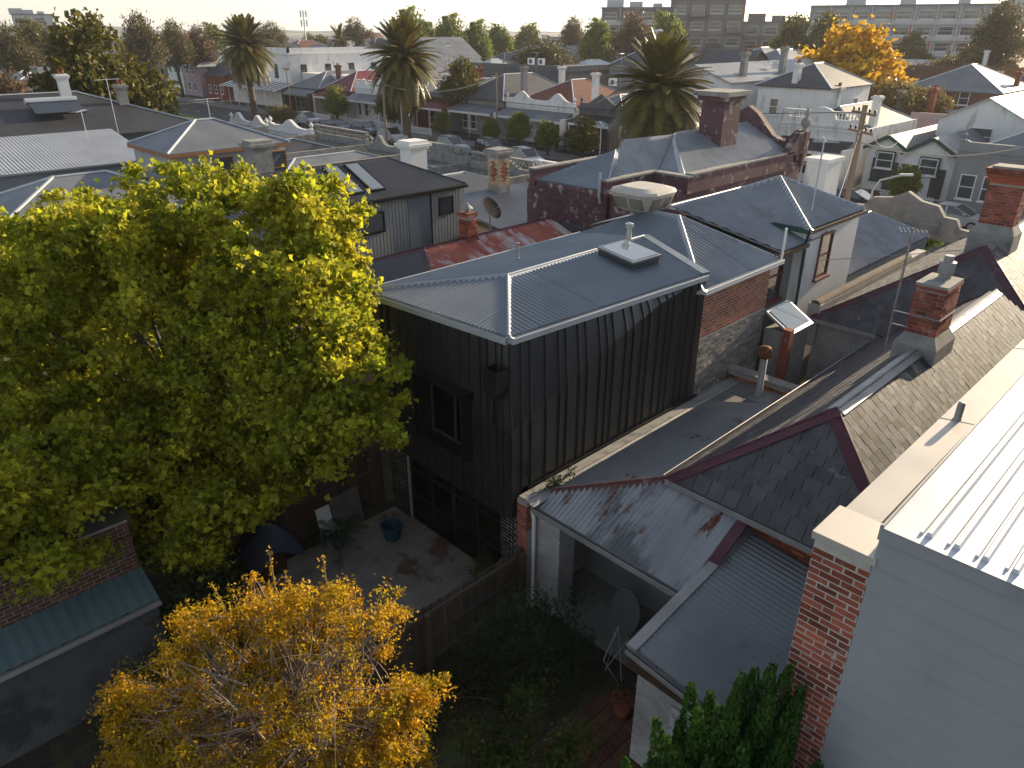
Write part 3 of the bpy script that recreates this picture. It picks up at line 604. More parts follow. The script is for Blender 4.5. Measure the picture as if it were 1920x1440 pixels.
# ================================================================ paling fence
FN = thing('paling_fence', 'weathered grey paling fence dividing the two back yards', 'fence', (7.5, 9.1, 0))
x = 1.2
while x < 9.2:
    w = .105+random.uniform(-.008,.01); hh = 1.72+random.uniform(-.05,.04); t_ = random.uniform(-.012,.012)
    MB().obox((x+w/2,9.14+random.uniform(-.006,.006),hh/2),(w/2-.004,0,0),(0,.009,0),(t_,0,hh/2)).build('paling', timber, FN); x += w
for zz in (.35,.95,1.55): MB().box((1.2,9.07,zz-.045),(9.2,9.125,zz+.045)).build('rail', timber, FN)
for xx in (1.4,3.8,6.35,9.0): MB().box((xx,8.96,0),(xx+.11,9.07,1.66)).build('post', timber, FN)
F2 = thing('timber_fence', 'tall brown paling fence at the far side of the paved patio', 'fence', (7, 14.8, 0))
x = 4.0
while x < 9.3:
    w = .11; MB().obox((x+w/2,14.85,1.05),(w/2-.004,0,0),(0,.009,0),(0,0,1.05+random.uniform(-.03,.03))).build('paling', mat('brown_paling',(.10,.055,.035),(.07,.04,.028),scale=4,rough=.9,rnd=.25), F2); x += w
for zz in (.4,1.2,1.9): MB().box((4,14.78,zz-.045),(9.3,14.84,zz+.045)).build('rail', timber, F2)
# ================================================================ brick shed at the far left of the yards
BS = thing('brick_shed', 'brown brick shed wall above a pale teal corrugated lean-to', 'shed', (0, 14, 0))
bnb = mat('brown_brick', (.105,.05,.03), (.08,.04,.026), scale=6, rough=.9, rnd=.25)
MB().box((-6,13.5,0),(2.7,17,3.5)).build('core', dmort, BS); bricks((-3.0,13.495,2.2), (1,0,0), 5.7, 1.3, bnb, BS, 290, depth=.02, pick=lambda a,z: -a)
corrugated([(-6,12.72,1.98),(2.72,12.72,1.98),(2.72,13.49,2.3),(-6,13.49,2.3)], mat('teal_iron',(.055,.095,.10),(.075,.12,.125),scale=1,rough=.6,c3=(.09,.05,.035),c3amt=.33,c3scale=1.5), BS, pitch=.2, amp=.012)
MB().box((-6,12.8,0),(2.68,12.86,1.95)).build('lean_to_wall', mat('stained_grey_board',(.085,.09,.095),(.065,.068,.072),scale=1.5,rough=.9,c3=(.04,.04,.042),c3amt=.45,c3scale=.9), BS); MB().box((-6.05,13.45,3.5),(2.75,17.05,3.56)).build('roof', mat('dimmed_shed_roof',(.05,.045,.035),(.035,.035,.025),scale=2,rough=1), BS)  # brick, iron, board and roof colours darkened to carry the corner's dimness
gutter((-6,12.72,1.97), (2.72,12.72,1.97), lead, BS, out=(0,-1,0), w=.09, h=.08)
# ================================================================ street
struct(MB().poly([(37,-150,.004),(60.5,-150,.004),(58.5,420,.004),(35,420,.004)]).build('road', asph))
grassm = mat('lawn', (.045,.085,.018), (.06,.10,.025), scale=1.5, rough=1, bump=.6, bscale=20)
paving = mat('footpath_concrete', (.20,.195,.185), (.16,.155,.15), scale=.8, rough=.95)
for nm, xa, xb, m in (('kerb',43.6,43.75,conc),('grass_strip',43.75,47.2,grassm),('kerb',47.2,47.35,conc),('kerb',57.0,57.15,conc),('footpath',57.15,60.6,paving),('kerb',37.2,37.35,conc),('footpath',34.4,37.2,paving)):
    o = struct(MB().add([(xa,-100,.0),(xb,-100,.0),(xb,300,.0),(xa,300,.0),(xa,-100,.12),(xb,-100,.12),(xb,300,.12),(xa,300,.12)],[(4,5,6,7),(0,1,5,4),(3,0,4,7),(1,2,6,5)]).build(nm, m)); o.rotation_euler = (0,0,.0)
wl = MB()
for k in range(60): wl.box((51.0,-40+5*k,.009),(51.12,-38+5*k,.0095))
struct(wl.build('lane_marking', mat('road_paint',(.6,.6,.58),rough=.8)))
# ================================================================ house kit
ROOFS = {'grey iron': mat('far_grey_iron',(.13,.142,.158),(.20,.212,.23),scale=.5,rough=.5,metal=.2), 'dark slate': mat('far_slate',(.055,.055,.06),(.085,.083,.088),scale=1,rough=.6),
         'maroon iron': mat('far_maroon_iron',(.14,.025,.03),(.19,.04,.045),scale=.8,rough=.6), 'pale iron': mat('far_pale_iron',(.38,.39,.40),(.46,.47,.48),scale=.6,rough=.45,metal=.2),
         'terracotta tile': mat('far_terracotta',(.17,.06,.04),(.12,.05,.038),scale=1.5,rough=.85,rnd=.1), 'black iron': mat('far_black_iron',(.03,.03,.033),(.045,.045,.05),scale=.7,rough=.5)}
WALLS = {'white': whiter, 'grey': greyr, 'red brick': mat('far_red_brick',(.24,.07,.04),(.18,.055,.035),scale=4,rough=.9), 'cream': mat('cream_render',(.50,.44,.35),(.42,.37,.30),scale=1.5,rough=.85),
         'charcoal': mat('charcoal_render',(.09,.092,.098),(.12,.122,.128),scale=1,rough=.85), 'pink': mat('pink_render',(.42,.30,.33),(.36,.26,.29),scale=1,rough=.85), 'brown brick': mat('far_brown_brick',(.16,.085,.055),(.12,.065,.045),scale=4,rough=.9)}
def hip_roof(parent, x0, x1, y0, y1, z, m, pitch=.42, ov=.25, rid=None, capm_=zinc_d, name='roof'):
    x0 -= ov; x1 += ov; y0 -= ov; y1 += ov; w, d = x1-x0, y1-y0; h = min(w, d)/2*pitch; mb = MB()
    if w >= d: a, b = (x0+d/2,(y0+y1)/2,z+h), (x1-d/2,(y0+y1)/2,z+h)
    else: a, b = ((x0+x1)/2,y0+w/2,z+h), ((x0+x1)/2,y1-w/2,z+h)
    A, B, C, D = (x0,y0,z), (x1,y0,z), (x1,y1,z), (x0,y1,z)
    if w >= d: mb.add([A,B,C,D,a,b], [(0,1,5,4),(2,3,4,5),(3,0,4),(1,2,5)])
    else: mb.add([A,B,C,D,a,b], [(0,1,4),(1,2,5,4),(2,3,5),(3,0,4,5)])
    mb.add([A,B,C,D,(x0,y0,z-.12),(x1,y0,z-.12),(x1,y1,z-.12),(x0,y1,z-.12)], [(0,4,5,1),(1,5,6,2),(2,6,7,3),(3,7,4,0),(7,6,5,4)])
    r = mb.build(name, m, parent)
    cm = MB()
    for p, q in ([(a,b)] if (Vector(a)-Vector(b)).length > .1 else [])+([(A,a),(D,a),(B,b),(C,b)] if w >= d else [(A,a),(B,a),(C,b),(D,b)]): cm.tube([Vector(p)+Vector((0,0,.02)), Vector(q)+Vector((0,0,.02))], .07, 5)
    cm.build('ridge_capping', capm_, parent); return z+h
def gable_roof(parent, x0, x1, y0, y1, z, m, wallm, pitch=.7, ov=.3, axis='x', name='roof'):
    mb = MB(); d = (y1-y0) if axis == 'x' else (x1-x0); h = d/2*pitch
    def pt(u, v, zz): return (u, v, zz)
    if axis == 'x':
        ym = (y0+y1)/2; t = .08
        for s in (0, 1):
            ye = y0-ov if s == 0 else y1+ov; ze = z-ov*pitch
            mb.prism([(x0-ov,ye,ze),(x1+ov,ye,ze),(x1+ov,ym,z+h),(x0-ov,ym,z+h)], (0,0,t))
        mb.build(name, m, parent); MB().prism([(x0,y0,z),(x0,y1,z),(x0,ym,z+h-.02)], (x1-x0,0,0)).build('gable', wallm, parent)
    else:
        xm = (x0+x1)/2; t = .08
        for s in (0, 1):
            xe = x0-ov if s == 0 else x1+ov; ze = z-ov*pitch
            mb.prism([(xe,y0-ov,ze),(xe,y1+ov,ze),(xm,y1+ov,z+h),(xm,y0-ov,z+h)], (0,0,t))
        mb.build(name, m, parent); MB().prism([(x0,y0,z),(x1,y0,z),(xm,y0,z+h-.02)], (0,y1-y0,0)).build('gable', wallm, parent)
    return z+h
def stack(parent, x, y, z0, z1, m, w=.7, d=.5, pots=2):
    mb = MB().box((x-w/2,y-d/2,z0),(x+w/2,y+d/2,z1-.35)).box((x-w/2-.08,y-d/2-.08,z1-.35),(x+w/2+.08,y+d/2+.08,z1-.22)).box((x-w/2-.14,y-d/2-.14,z1-.22),(x+w/2+.14,y+d/2+.14,z1-.08)).box((x-w/2-.05,y-d/2-.05,z1-.08),(x+w/2+.05,y+d/2+.05,z1))
    c = mb.build('chimney', m, parent)
    for k in range(pots):
        p = MB().lathe((x+(k-.5*(pots-1))*.28,y,z1), [(.1,0),(.08,.3),(.1,.33)], 8).build('chimney_pot', WALLS['red brick']); p.parent = c
    return c
WINM = {}
def simple_window(parent, o, u, w, h, fm, name='window'):
    """window unit as shared mesh: frame, rail, sill and dark pane"""
    k = (round(w,2), round(h,2), fm.name)
    if k not in WINM:
        mb = MB(); f = .07
        for a, b in (((0,0),(f,h)),((w-f,0),(w,h)),((f,0),(w-f,f)),((f,h-f),(w-f,h)),((f,h*.5-.03),(w-f,h*.5+.03))): mb.box((a[0],-.07,a[1]),(b[0],.02,b[1]))
        mb.box((-.08,-.13,-.09),(w+.08,.02,0)); mb.box((f,-.03,f),(w-f,.0,h-f),1); WINM[k] = mb.mesh('window', [fm, glass])
    o = Vector(o); u = Vector(u).normalized(); z = Vector((0,0,1)); n = u.cross(z)
    return obj(name, WINM[k], parent, Matrix.Translation(o) @ Matrix((u, -n, z)).transposed().to_4x4())
PROF = {'scroll': lambda f: .55+.75*math.exp(-((f-.5)/.13)**2)+.12*(abs(f-.5) > .40), 'twin': lambda f: .35+.85*(math.exp(-((f-.24)/.09)**2)+math.exp(-((f-.76)/.09)**2)),
        'arch': lambda f: .5+(.9*math.sqrt(max(0,1-((f-.5)/.2)**2)) if abs(f-.5) < .2 else 0)+.1*(abs(f-.5) > .42), 'flat': lambda f: .5+.12*(abs(f-.5) > .43), 'gable': lambda f: .35+1.0*max(0,1-abs(f-.5)*3.4)}
def parapet(parent, x, y0, y1, z, kind, m, th=.3, ht=1.0, balus=False, urns=True):
    n = 40; top = [(x, y0+(y1-y0)*i/n, z+PROF[kind](i/n)*ht) for i in range(n+1)]
    mb = MB(); mb.prism([(x,y0,z-.4)]+top+[(x,y1,z-.4)], (th,0,0)); p = mb.build('parapet', m, parent)
    MB().box((x-.14,y0-.05,z-.12),(x+th+.1,y1+.05,z+.02)).build('cornice', m, parent)
    MB().box((x-.08,y0,z-.42),(x+.005,y1,z-.30)).build('string_course', m, parent)
    if urns:
        for y in (y0+.15, y1-.15):
            u = MB().lathe((x+th/2,y,z+PROF[kind](0)*ht-.02), [(.12,0),(.06,.1),(.19,.28),(.2,.36),(.09,.46),(.03,.6)], 10).build('urn', m, p)
            if p.parent and p.parent.get('_w'): u.parent = p; u.matrix_parent_inverse = Matrix()
    if balus:
        k = int((y1-y0)/.28)
        for i in range(k):
            y = y0+(i+.5)*(y1-y0)/k; b = MB().lathe((x+th/2,y,z+PROF[kind](.1)*ht), [(.07,0),(.05,.06),(.09,.2),(.04,.4),(.06,.5)], 6).build('baluster', m, p); b.matrix_parent_inverse = Matrix()
        MB().box((x-.02,y0,z+PROF[kind](.1)*ht+.5),(x+th+.02,y1,z+PROF[kind](.1)*ht+.62)).build('rail', m, parent)
    return p
def terrace(label, x, y0, y1, wall, roof, kind=None, h=3.9, d=13, ver=True, vroof=None, chim=1, pitch=.5, trim=whitep, fence=True, door=(.05,.05,.05), gable=False, group=None, balus=False):
    """house on the far side of the street, front towards -X"""
    T = thing('terrace_house' if kind else 'cottage', label, 'house', (x,(y0+y1)/2,0), group); wm = WALLS[wall]; rm = ROOFS[roof]; w = y1-y0
    MB().box((x,y0,0),(x+d,y1,h)).build('wall', wm, T)
    if gable:
        zr = gable_roof(T, x-.2, x+d, y0+.1, y1-.1, h, rm, wm, .62); ym = (y0+y1)/2
        for ye in (y0-.2, y1+.2): beamo('barge_board', (x-.53,ye,h-.12), (x-.53,ym,zr+.02), .06, .26, greenp, T)
        MB().box((x-.28,ym-.75,h-1.6),(x-.2,ym+.75,h-.2)).build('window_hood', greenp, T); simple_window(T, (x-.3,ym+.65,h-1.55), (0,-1,0), 1.3, 1.25, whitep)
    else: zr = hip_roof(T, x+(.35 if kind else 0), x+d, y0+(.3 if kind else 0), y1-(.3 if kind else 0), h, rm, pitch, ov=.0 if kind else .35)
    if kind: parapet(T, x-.02, y0, y1, h+.25, kind, wm, balus=balus)
    for k in range(chim): stack(T, x+d*(.3+.4*k), y0+.45 if k % 2 == 0 else y1-.45, h, zr+1.0+.2*k, wm if wall != 'charcoal' else cement)
    zv = 3.0
    if ver:
        vm = ROOFS[vroof or roof]; mb = MB(); n = 7
        for i in range(n):
            f0, f1 = i/n, (i+1)/n; mb.prism([(x-2*f0,y0+.15,zv+.75-.75*f0**1.3),(x-2*f1,y0+.15,zv+.75-.75*f1**1.3),(x-2*f1,y0+.15,zv+.70-.75*f1**1.3),(x-2*f0,y0+.15,zv+.70-.75*f0**1.3)], (0,w-.3,0))
        mb.build('verandah_roof', vm, T); MB().box((x-2.05,y0+.15,zv-.22),(x-1.97,y1-.15,zv+.02)).build('verandah_frieze', trim, T)
        for k in range(3): yy = y0+.25+k*(w-.5)/2; MB().lathe((x-1.95,yy,0.15), [(.09,0),(.09,.2),(.06,.3),(.055,2.2),(.09,2.35),(.05,2.65)], 8).build('post', trim, T)
        MB().box((x-2.1,y0,0),(x,y1,.15)).build('verandah_floor', conc, T)
        for yy in (y0, y1-.18): MB().box((x-2.1,yy,0),(x,yy+.18,3.3)).build('wing_wall', wm, T)
    MB().box((x-.05,y0+w*.18,.15),(x+.02,y0+w*.18+.95,2.35)).build('door', mat('door_%.2f_%.2f' % door[:2], door, rough=.5), T)
    for k in range(2 if w > 5.4 else 1): simple_window(T, (x-.005, y1-.6-k*1.5, 0.8), (0,-1,0), 1.05, 1.75, trim)
    if fence:
        yy = y0; k = 0
        while yy < y1-.1 and k < 40: MB().box((x-3.9,yy,0),(x-3.87,yy+.07,.95)).build('picket', trim if fence != 'iron' else blackp, T); yy += .16; k += 1
        for zz in (.25,.75): MB().box((x-3.87,y0,zz),(x-3.84,y1,zz+.06)).build('fence_rail', trim if fence != 'iron' else blackp, T)
    return T
G1 = 'houses across the street'
terrace('grey render cottage with number plate and barred white door', 61.5, 8.4, 17.0, 'grey', 'grey iron', 'flat', h=4.0, ver=False, chim=0, fence=False, door=(.55,.55,.54))
terrace('white weatherboard cottage with dark green gable edges and picket fence', 63.5, 17.3, 21.2, 'white', 'grey iron', None, h=3.4, d=10, ver=False, chim=0, gable=True, trim=whitep)
terrace('paired white weatherboard gable with green window frame beside the grey cottage', 64.5, 21.3, 24.5, 'white', 'dark slate', None, h=3.4, d=12, ver=False, chim=0, gable=True, trim=greenp, fence=False)
terrace('ornate white terrace with arched parapet and balustrades', 63.0, 25.0, 31.5, 'white', 'dark slate', 'arch', h=4.6, chim=2, vroof='black iron', balus=True, fence=False)
terrace('low cream cottage with terracotta roof hidden behind the palm', 63, 41, 47.5, 'cream', 'terracotta tile', 'gable', chim=1)
terrace('charcoal terrace with peaked dark parapet and red brick verandah', 64, 49.5, 55.5, 'charcoal', 'grey iron', 'gable', h=4.3, vroof='black iron', fence='iron', chim=2)
terrace('white terrace pair with twin scrolled parapet humps', 63.5, 55.8, 66.5, 'white', 'terracotta tile', 'twin', h=4.2, vroof='grey iron', chim=2, fence='iron')
terrace('grey rendered cottage with dark slate hip and dentil eaves', 63.5, 67, 75, 'grey', 'dark slate', None, h=4.4, vroof='grey iron', chim=1, pitch=.6, fence='iron')
terrace('red brick cottage with maroon verandah and grey slate hip', 63, 75.3, 81, 'red brick', 'dark slate', None, h=4.2, vroof='maroon iron', chim=2, pitch=.6)
terrace('white parapet terrace with rounded end scroll behind the middle palm', 63, 81.4, 88, 'white', 'grey iron', 'flat', h=4.3, vroof='maroon iron', chim=1, balus=True)
terrace('white terrace with urns and busy parapet ornaments', 62.5, 88.3, 97, 'white', 'grey iron', 'twin', h=4.3, chim=2, balus=True)
terrace('cream brick cottage with maroon hip and bracketed eaves', 62.5, 98, 105.5, 'cream', 'maroon iron', None, h=3.9, vroof='maroon iron', chim=0, pitch=.6)
terrace('cottage with grey hip roof and green trimmed verandah by the hotel', 62, 106, 114, 'brown brick', 'grey iron', None, h=3.9, chim=1, trim=mat('sage_trim',(.16,.24,.18),rough=.6))
# number plate and bars of the grey cottage
NP_ = tag(MB().box((61.40,13.2,2.0),(61.43,13.9,2.3)).build('number_plate', whitep), 'white house number plate reading 404 on the grey cottage', 'sign')
fc = bpy.data.curves.new('house_number', 'FONT'); fc.body = '404'; fc.size = .30; fc.extrude = .004; fo = bpy.data.objects.new('house_number', fc); COL.objects.link(fo); fc.materials.append(mat('number_ink',(.12,.12,.13),rough=.6))
bpy.context.view_layer.update(); fm_ = bpy.data.meshes.new_from_object(fo); bpy.data.objects.remove(fo); fo = obj('house_number', fm_, NP_); fo.matrix_basis = Matrix.Translation((61.393,13.80,2.05)) @ Matrix(((0,0,-1),(-1,0,0),(0,1,0))).to_4x4()
# corner hotel with striped awning
HT = thing('corner_hotel', 'white two-storey corner hotel with tall parapet and dark sash windows', 'building', (72,124,0))
MB().box((64,118,0),(84,140,8.3)).build('wall', whiter, HT); MB().box((63.8,117.8,8.3),(84.2,140.2,8.55)).build('cornice', whiter, HT)
for a, b in (((64,118),(84,118.3)),((64,118),(64.3,140))): MB().box((a[0],a[1],8.55),(b[0],b[1],9.3)).build('parapet', whiter, HT)
MB().box((66,105,0),(84,118,5.6)).build('wing', whiter, HT)
for k in range(4): simple_window(HT, (66+4.6*k,117.99,4.8), (1,0,0), 1.1, 2.0, blackp); simple_window(HT, (63.99,137.5-4.8*k,4.8), (0,-1,0), 1.1, 2.0, blackp)
for k in range(2): simple_window(HT, (65.99,116-5*k,3.2), (0,-1,0), 1.6, 1.4, blackp)
stack(HT, 80, 119, 8.3, 10.5, cement)
aw = MB(); aw2 = MB(); n = 28
for k in range(n):
    (aw if k % 2 else aw2).prism([(60.2,117+.75*k,3.0),(60.2,117.75+.75*k,3.0),(63.9,117.75+.75*k,4.0),(63.9,117+.75*k,4.0)], (0,0,.06))
AW = thing('striped_awning', 'black and white striped street awning along the hotel corner', 'awning', (62,127,3)); aw.build('stripe', blackp, AW)['kind'] = 'stuff'; aw2.build('stripe', whitep, AW)['kind'] = 'stuff'
for k in range(7): MB().tube([(60.4,117.4+3.3*k,0),(60.4,117.4+3.3*k,3.0)], .05, 6).build('post', whitep, AW)
# ================================================================ neighbours on this side of the street
PU = thing('purple_brick_house', 'purple painted brick house with peeling paint, long grey iron roof and stepped parapet', 'house', (27,18,0))
MB().box((21.4,15.55,0),(33.4,21.2,6.6)).build('wall', purbr, PU)
bricks((21.395,20.6,3.2), (0,-1,0), 3.6, 3.3, purbr, PU, 300, pick=lambda a,z: -z, depth=.012)
for a, b in (((21.3,17.0,6.4),(24.4,17.28,7.0)),((24.15,15.45,6.4),(24.45,17.0,7.0)),((24.45,15.45,6.4),(32.4,15.75,7.05)),((21.3,20.7,6.4),(33,21,7.0))): MB().box(a, b).build('parapet', purbr, PU); MB().box((a[0]-.03,a[1]-.03,b[2]),(b[0]+.03,b[1]+.03,b[2]+.07)).build('coping', cement, PU)
pa, pb_, pc = (24.2,19.0,7.62), (27.3,18.4,8.0), (33.4,18.3,8.05)
slab([(24.3,17.1,6.75),(24.5,15.8,6.8),pb_], galv, PU, .03); slab([(21.3,20.6,6.62),(21.45,17.1,6.62),pa], galv, PU, .03); slab([(21.45,17.1,6.62),(24.3,17.1,6.75),pb_,pa], galv, PU, .03); slab([(24.5,15.8,6.8),(33.2,15.8,6.8),pc,pb_], galv, PU, .03); slab([(21.3,20.6,6.62),pa,pb_,pc,(33.3,20.8,6.7)], galv, PU, .03)
corrugated([(24.5,15.8,6.82),(33.2,15.8,6.82),(33.4,18.3,8.07),(27.3,18.4,8.02)], galv, PU, pitch=.14, amp=.014); corrugated([(21.45,17.1,6.65),(24.3,17.1,6.78),(27.3,18.4,8.02),(24.2,19,7.64)], galv, PU, pitch=.14, amp=.014); corrugated([(21.3,20.6,6.64),(21.45,17.1,6.64),(24.2,19,7.64)], zinc, PU, pitch=.14)
for p, q in ((pa,pb_),(pb_,pc),((21.45,17.1,6.66),pa),((24.5,15.8,6.84),pb_)): cap(p, q, zinc_d, PU, w=.15)
MB().box((28.9,17.1,7.2),(30.2,18.2,9.3)).build('chimney', purbr, PU); MB().box((28.75,16.95,9.3),(30.35,18.35,9.5)).build('chimney_cap', purbr, PU); MB().box((28.6,16.8,9.5),(30.5,18.5,9.68)).build('chimney_cap', cement, PU)
mb = MB(); mb.prism([(33.2,15.4,6.4),(33.2,15.4,7.9),(33.2,15.9,7.95),(33.2,16.4,7.4),(33.2,17.0,7.6),(33.2,17.9,8.5),(33.2,18.4,8.8),(33.2,18.9,8.5),(33.2,19.8,7.6),(33.2,20.4,7.4),(33.2,20.9,7.95),(33.2,21.1,6.4)], (.4,0,0)); mb.build('front_parapet', purbr, PU)
mb = MB(); mb.prism([(31.5,15.42,7.0),(33.2,15.42,7.0),(33.2,15.42,7.9),(32.7,15.42,7.85),(32.2,15.42,7.45),(31.9,15.42,7.15)], (0,.33,0)); mb.build('scroll', purbr, PU)
mb = MB(); mb.lathe((33.4,15.6,7.9), [(.16,0),(.08,.1),(.22,.32),(.2,.45),(.06,.6),(.12,.75),(.02,1.0)], 10); mb.build('finial', cement, PU)
MB().tube([(21.32,16.95,6.5),(21.32,16.95,3.3)], .05).build('downpipe', blackp, PU); MB().tube([(21.3,17.3,6.2),(21.22,17.3,6.5),(21.22,17.3,7.3)], .05).build('vent_pipe', zinc_d, PU)
MB().box((21.37,18.2,3.2),(21.41,19.2,5.2)).build('bricked_door', WALLS['charcoal'], PU)
# rooftop evaporative cooler
EC = thing('evaporative_cooler', 'beige louvred evaporative cooler on a stand above the grey iron roof', 'cooler', (18.6,14.2,6.9))
bei = mat('beige_plastic', (.50,.46,.40), (.46,.42,.37), scale=2, rough=.6); mb = MB(); ex, ey, ez = 18.75, 13.55, 6.95
def ring(hw, z): return [(ex+hw*math.copysign(abs(math.cos(t))**.45, math.cos(t)), ey+hw*math.copysign(abs(math.sin(t))**.45, math.sin(t)), z) for t in [k*math.pi/14+.01 for k in range(28)]]
RG = [ring(.45,ez), ring(.62,ez+.1), ring(.80,ez+.52), ring(.84,ez+.60), ring(.80,ez+.68), ring(.55,ez+.76)]
mb.add([p for r in RG for p in r], [(i*28+k, i*28+(k+1)%28, (i+1)*28+(k+1)%28, (i+1)*28+k) for i in range(5) for k in range(28)]+[tuple(range(140,168))]); mb.build('body', bei, EC, smooth=False)
lsh = mat('louvre_shadow', (.16,.14,.12), rough=.8)  # dark strips below: shade between the slats put into colour
for k in range(8):
    zz = ez+.14+.045*k; f = .63+.18*(zz-ez-.1)/.42
    for a in (-.52,.04):
        MB().box((ex-f-.012,ey+a,zz),(ex-f+.03,ey+a+.48,zz+.022)).build('louvre_shade_strip', lsh, EC); MB().box((ex+a,ey-f-.012,zz),(ex+a+.48,ey-f+.03,zz+.022)).build('louvre_shade_strip', lsh, EC)
MB().lathe((ex,ey,6.2), [(.42,0),(.42,.78)], 4).build('stand', bei, EC)
# rusty red roof
RR = thing('rusty_roof_house', 'low house with rust-red corrugated roof and small brick chimney', 'house', (17.5,19,0))
MB().box((12.5,14.9,0),(20.9,23.5,4.0)).build('wall', WALLS['brown brick'], RR)
ra, rb, rc_, rd = (14.6,19.3,5.4), (20.8,19.3,5.4), (12.3,15.3,4.0), (20.8,15.3,4.0)
slab([rc_,rd,rb,ra], galv, RR, .03, lift=-.02); corrugated([rc_,rd,rb,ra], rusty, RR, pitch=.11, amp=.014); re_ = (12.3,23.3,4.0)
slab([rc_,ra,re_], galv, RR, .03, lift=-.02); corrugated([rc_,ra,re_], mat('dull_grey_iron',(.085,.085,.09),(.11,.11,.115),scale=.8,rough=.6), RR, pitch=.11); slab([re_,ra,rb,(20.8,23.3,4.0)], galv, RR, .03)
cap(ra, rb, plum, RR); cap(rc_, ra, plum, RR); cap(re_, ra, plum, RR)
brick_chimney(RR, (16.6,19.35), .42, .5, 5.0, 5.45, 6.15, corbel=1, base=redbr)
mb = MB(); mb.lathe((16.6,19.35,6.3), [(.08,0),(.08,.1),(.2,.12),(.05,.25),(.05,.3)], 10); mb.build('cowl', lead, RR)
SD = thing('satellite_dish', 'dark satellite dish on a pole above the rusty red roof', 'dish', (17.9,19.6,5.3))
mb = MB(); D = Vector((.2,-.75,.6)).normalized(); a = D.orthogonal().normalized(); b = D.cross(a); R_ = []
for r in (0,.2,.34,.44): R_.append([Vector((17.9,19.6,6.15))+D*(r*r*.5)+(a*math.cos(t)+b*math.sin(t))*r for t in [k*math.pi/8 for k in range(16)]])
vs_ = [p for r in R_ for p in r]; mb.add(vs_, [(i*16+k, i*16+(k+1)%16, (i+1)*16+(k+1)%16, (i+1)*16+k) for i in range(3) for k in range(16)]); mb.build('reflector', mat('matt_black_dish',(.02,.02,.022),rough=.95,spec=.05), SD)
MB().tube([(17.9,19.6,5.2),(17.9,19.65,6.1)], .03).build('pole', lead, SD); MB().tube([(17.9,19.6,6.05),(18.0,19.15,6.35)], .015, 5).build('feed_arm', lead, SD)
# grey clad house with skylights
GC = thing('clad_house', 'grey vertical-clad house with dark corrugated hip roof and twin roof windows', 'house', (17,27,0))
vc = mat('grey_vertical_cladding', (.30,.30,.295), (.26,.26,.258), scale=1, rough=.7)
MB().box((11.0,24.95,0),(21.0,30,5.9)).build('wall', vc, GC)
for k in range(60): 
    if not (18.1 < 11.05+.17*k+.06 < 19.3): MB().box((11.05+.17*k,24.93,2.5),(11.17+.17*k,24.955,5.88)).build('cladding_board', vc, GC)
di = mat('dark_corrugated', (.05,.052,.057), (.075,.077,.082), scale=.7, rough=.48, metal=.25)
ga, gb, gc, gd = (10.6,24.75,5.92), (21.2,24.75,5.92), (18.9,27.3,6.98), (12.8,27.3,6.98)
slab([ga,gb,gc,gd], di, GC, .03, lift=-.02); corrugated([ga,gb,gc,gd], di, GC, pitch=.12, amp=.014); slab([gb,(21.2,29.9,5.92),gc], di, GC, .03); slab([ga,gd,(10.6,29.9,5.92)], di, GC, .03); slab([(10.6,29.9,5.92),gd,gc,(21.2,29.9,5.92)], di, GC, .03)
cap(gd, gc, di, GC); cap(gb, gc, di, GC); gutter(ga, gb, blackp, GC, out=(0,-1,0))
n_, t_, s_ = plane_axes([ga,gb,gc])
for x in (15.95,16.95): c = Vector((x,26.2,6.5)); k = MB().obox(c+n_*.06, (.34,0,0), t_*1.05, n_*.05).build('roof_window', blackp, GC); q = MB().obox(c+n_*.115, (.28,0,0), t_*.98, n_*.006).build('pane', MATS['skylight_glass']); q.parent = k
MB().box((18.12,24.90,2.9),(19.28,24.94,5.7)).build('tall_panel', mat('blue_grey_panel',(.14,.17,.19),rough=.35), GC); MB().box((19.28,24.88,2.9),(19.36,24.95,5.75)).build('panel_edge', blackp, GC)
for x0, x1, z0, z1 in ((14.4,16.9,4.55,5.4),(19.75,20.55,4.75,5.5)):
    w_ = MB().box((x0,24.86,z0),(x1,24.95,z0+.07)).box((x0,24.86,z1-.07),(x1,24.95,z1)).box((x0,24.86,z0+.07),(x0+.07,24.95,z1-.07)).box((x1-.07,24.86,z0+.07),(x1,24.95,z1-.07)).build('window', blackp, GC); q = MB().box((x0+.07,24.9,z0+.07),(x1-.07,24.92,z1-.07)).build('pane', glass); q.parent = w_
